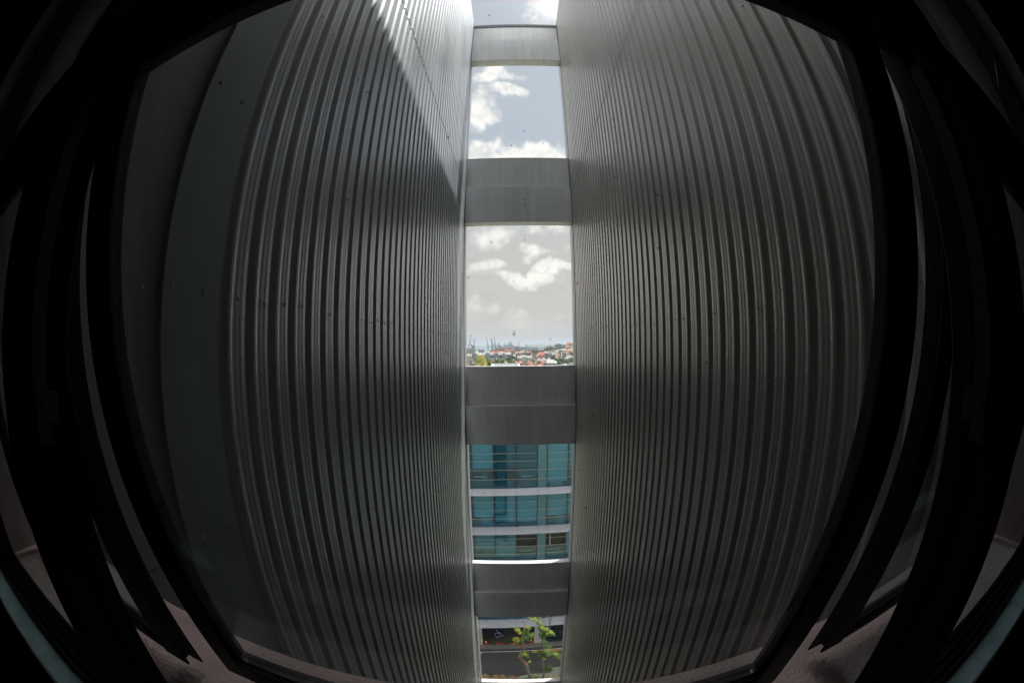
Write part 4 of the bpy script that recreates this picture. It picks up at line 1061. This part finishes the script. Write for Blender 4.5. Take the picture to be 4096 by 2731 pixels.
tower('B', 850, 1020, 650, 790, 1950, 'wgrey', 'pale grey dock building beside the dark blue block', 4, 2, 'roofgrey', None)
tower('B', 1020, 1260, 640, 780, 2000, 'wgrey', 'long grey dock warehouse with ribbed front', 8, 1, 'roofgrey', None)
tower('B', 1260, 1720, 640, 760, 2010, 'wgrey', 'long grey dock warehouse behind the curved white roof', 10, 1, 'roofgrey', None)
tower('A', 1380, 1790, 690, 830, 1850, 'wbrown', 'long rust grey dock shed behind the brown pagoda tower', 9, 1, 'roofgrey', None)
tower('B', 0, 670, 690, 800, 1860, 'wbrown', 'long rust grey dock shed behind the twin pagoda blocks', 12, 1, 'roofgrey', None)
tower('A', 700, 920, 755, 850, 1500, 'wgrey', 'low grey dock office between the first two arched gables', 4, 2, 'roofgrey', None)
p = place('B', 830, 430, 2100); pz = hgt(p.x, 2100)
mb = MB(); mb.tube([(p.x,2100,pz),(p.x,2100,p.z-6),(p.x,2100,p.z)], [2.6,2.1,2.3], 10)
tag(mb.build('chimney_stack', M['wgrey'], smooth=True), 'slender grey chimney stack rising behind the dark blue dock block', 'chimney')

# ------------------------------------------------------------------ harbour cranes and ship
def crane(reg, X, Yt, dist, lean, label, boom_up=True, Yleg=560, wide=60, lowered=0):
    p = place(reg, X, Yt, dist); pl_ = place(reg, X, Yleg, dist); gz = GZ; u = 1/11.2/F*dist
    o = empty('harbour_crane', (p.x, dist, gz), label, 'crane', 'container cranes at the docks')
    H = pl_.z-gz; T_ = p.z-gz; wd = wide*u
    for sx in (-1, 1):
        for sy in (0, 22):
            MB().bar((sx*wd/2, sy, 0), (sx*wd/2, sy, H), 2.2).build('leg', M['crane'], o)
    g = MB(); g.box(-wd/2-2, wd/2+2, -6, 28, H-3, H+2); g.build('portal_girder', M['crane'], o); MB().bar((-wd/2, 0, H*.45), (wd/2, 0, H*.45), 2).build('sill_beam', M['crane'], o)
    af = MB()
    for sx in (-1, 1): af.bar((sx*wd*.3, 10, H), (sx*wd*.1, 10, H+18), 1.6)
    af.box(-wd*.15, wd*.15, 8, 12, H+16, H+19); af.build('a_frame', M['crane'], o)
    b = MB()
    if boom_up:
        for sx in (-1, 1):
            q0, q1 = (sx*wd*.22, -4, H), (sx*wd*.22+lean, -8, T_)
            b.bar(q0, q1, 2.0)
        n = 7
        for i in range(n+1):
            f_ = i/n; x0 = lean*f_; z = H+(T_-H)*f_
            b.bar((x0-wd*.22, -4-4*f_, z), (x0+wd*.22, -4-4*f_, min(T_, z+(T_-H)/n*.6)), 1.2)
        MB().bar((0, 10, H+18), (lean*.5, -6, H+(T_-H)*.55), .8).build('stay', M['crane'], o)
    else:
        b.bar((0, 0, H), (lowered, -10, H+1), 2.4); 
        s2 = MB(); s2.bar((0, 10, T_), (lowered*.8, -8, H+1), .8); s2.bar((0, 10, T_), (-lowered*.35, 10, H+1), .8); s2.bar((0, 10, H), (0, 10, T_), 2.2); s2.build('stay', M['crane'], o)
    b.build('boom', M['crane'], o); return o
crane('A', 275, 100, 2300, 6, 'tallest dock crane with an open lattice boom straight up, near the ribbed wall', Yleg=545, wide=120)
crane('A', 455, 250, 2350, 4, 'dock crane with a slim upright boom beside the tallest one', Yleg=590, wide=80)
crane('A', 1085, 262, 2400, -9, 'dock crane with a boom leaning towards the tallest crane', Yleg=600, wide=45)
crane('A', 1265, 270, 2380, -8, 'dock crane with a thick raised boom, first of a close pair', Yleg=590, wide=60)
crane('A', 1305, 275, 2420, -8, 'dock crane with a thick raised boom, second of a close pair', Yleg=590, wide=50)
crane('A', 1415, 200, 2450, -8, 'dock crane with a raised boom, tallest of the middle group', Yleg=560, wide=50)
crane('A', 1575, 412, 2450, 0, 'squat dock crane with a lowered boom beside the middle group', False, 560, 80, -18)
crane('B', 225, 428, 2500, 0, 'dock crane with a lowered boom, first past the squat one', False, 560, 40, -20)
crane('B', 375, 440, 2500, 0, 'dock crane with a lowered boom, second past the squat one', False, 560, 40, -20)
crane('B', 440, 455, 2520, 0, 'dock crane with a lowered boom, third past the squat one', False, 560, 40, -20)
crane('B', 515, 375, 2480, -6, 'last dock crane with a raised boom near the chimney stack', Yleg=560, wide=45)
def ship(reg, X0, X1, Yt, Yb, dist, label):
    a = place(reg, X0, Yt, dist); b = place(reg, X1[1], Yt, dist) if isinstance(X1, tuple) else place(reg, X1, Yt, dist)
    if isinstance(X1, tuple): b = place(X1[0], X1[1], Yt, dist)
    Ls = b.x-a.x; zt = a.z-GZ; o = empty('container_ship', (a.x, dist, GZ), label, 'ship', 'ships at the docks')
    h = MB(); h.prism([(0, zt*.55), (Ls, zt*.60), (Ls-5, -1), (6, -1)], 0, 28, 'y'); h.build('hull', M['dock'], o)
    s = MB(); x = 4
    while x < Ls-8:
        hh = R.uniform(.62, .98)*zt; s.box(x, x+R.uniform(5,11), 2, 26, zt*.55, hh); x += 12
    s.build('container_stacks', M['dock'], o)
    MB().box(Ls*.78, Ls*.84, 4, 24, zt*.55, zt*1.15).build('bridge', M['wwhite'], o)
ship('A', 1370, ('B', 745), 560, 700, 2600, 'long dark container ship moored behind the cranes')
ship('A', 70, 560, 690, 820, 2300, 'low dark vessel at the quay below the tallest crane')
house('A', 355, 480, 560, 2320, 'roofwhite', 'dock', 'flat', 3, cols=0, name='crane_house', cat='dock building', label='white topped dark dock building beside the tallest crane')
house('A', 640, 710, 735, 1700, 'roofdark', 'wdark', 'flat', 2, cols=0, name='dock_building', cat='dock building', label='small dark blue building below the distant hills')
hz_ = bpy.data.materials.new('haze_air'); hz_.use_nodes = True; n_ = hz_.node_tree.nodes; n_.remove(n_['Principled BSDF'])
pv = n_.new('ShaderNodeVolumePrincipled'); pv.inputs['Color'].default_value = (.50, .56, .64, 1); pv.inputs['Density'].default_value = .00014; pv.inputs['Anisotropy'].default_value = .2
hz_.node_tree.links.new(pv.outputs[0], n_['Material Output'].inputs['Volume'])
tag(MB().box(-10000, 10000, -3200, 16500, GZ-4, 130).build('haze', hz_), kind='stuff')
cy = SC.cycles
cy.max_bounces = 14; cy.diffuse_bounces = 8; cy.glossy_bounces = 5; cy.transparent_max_bounces = 24; cy.caustics_reflective = False; cy.caustics_refractive = False
cy.sample_clamp_indirect = 8; cy.use_denoising = True
SC.view_settings.view_transform = 'Standard'; SC.view_settings.look = 'None'; SC.view_settings.gamma = 1; SC.view_settings.exposure = 1.62; cy.adaptive_threshold = .01
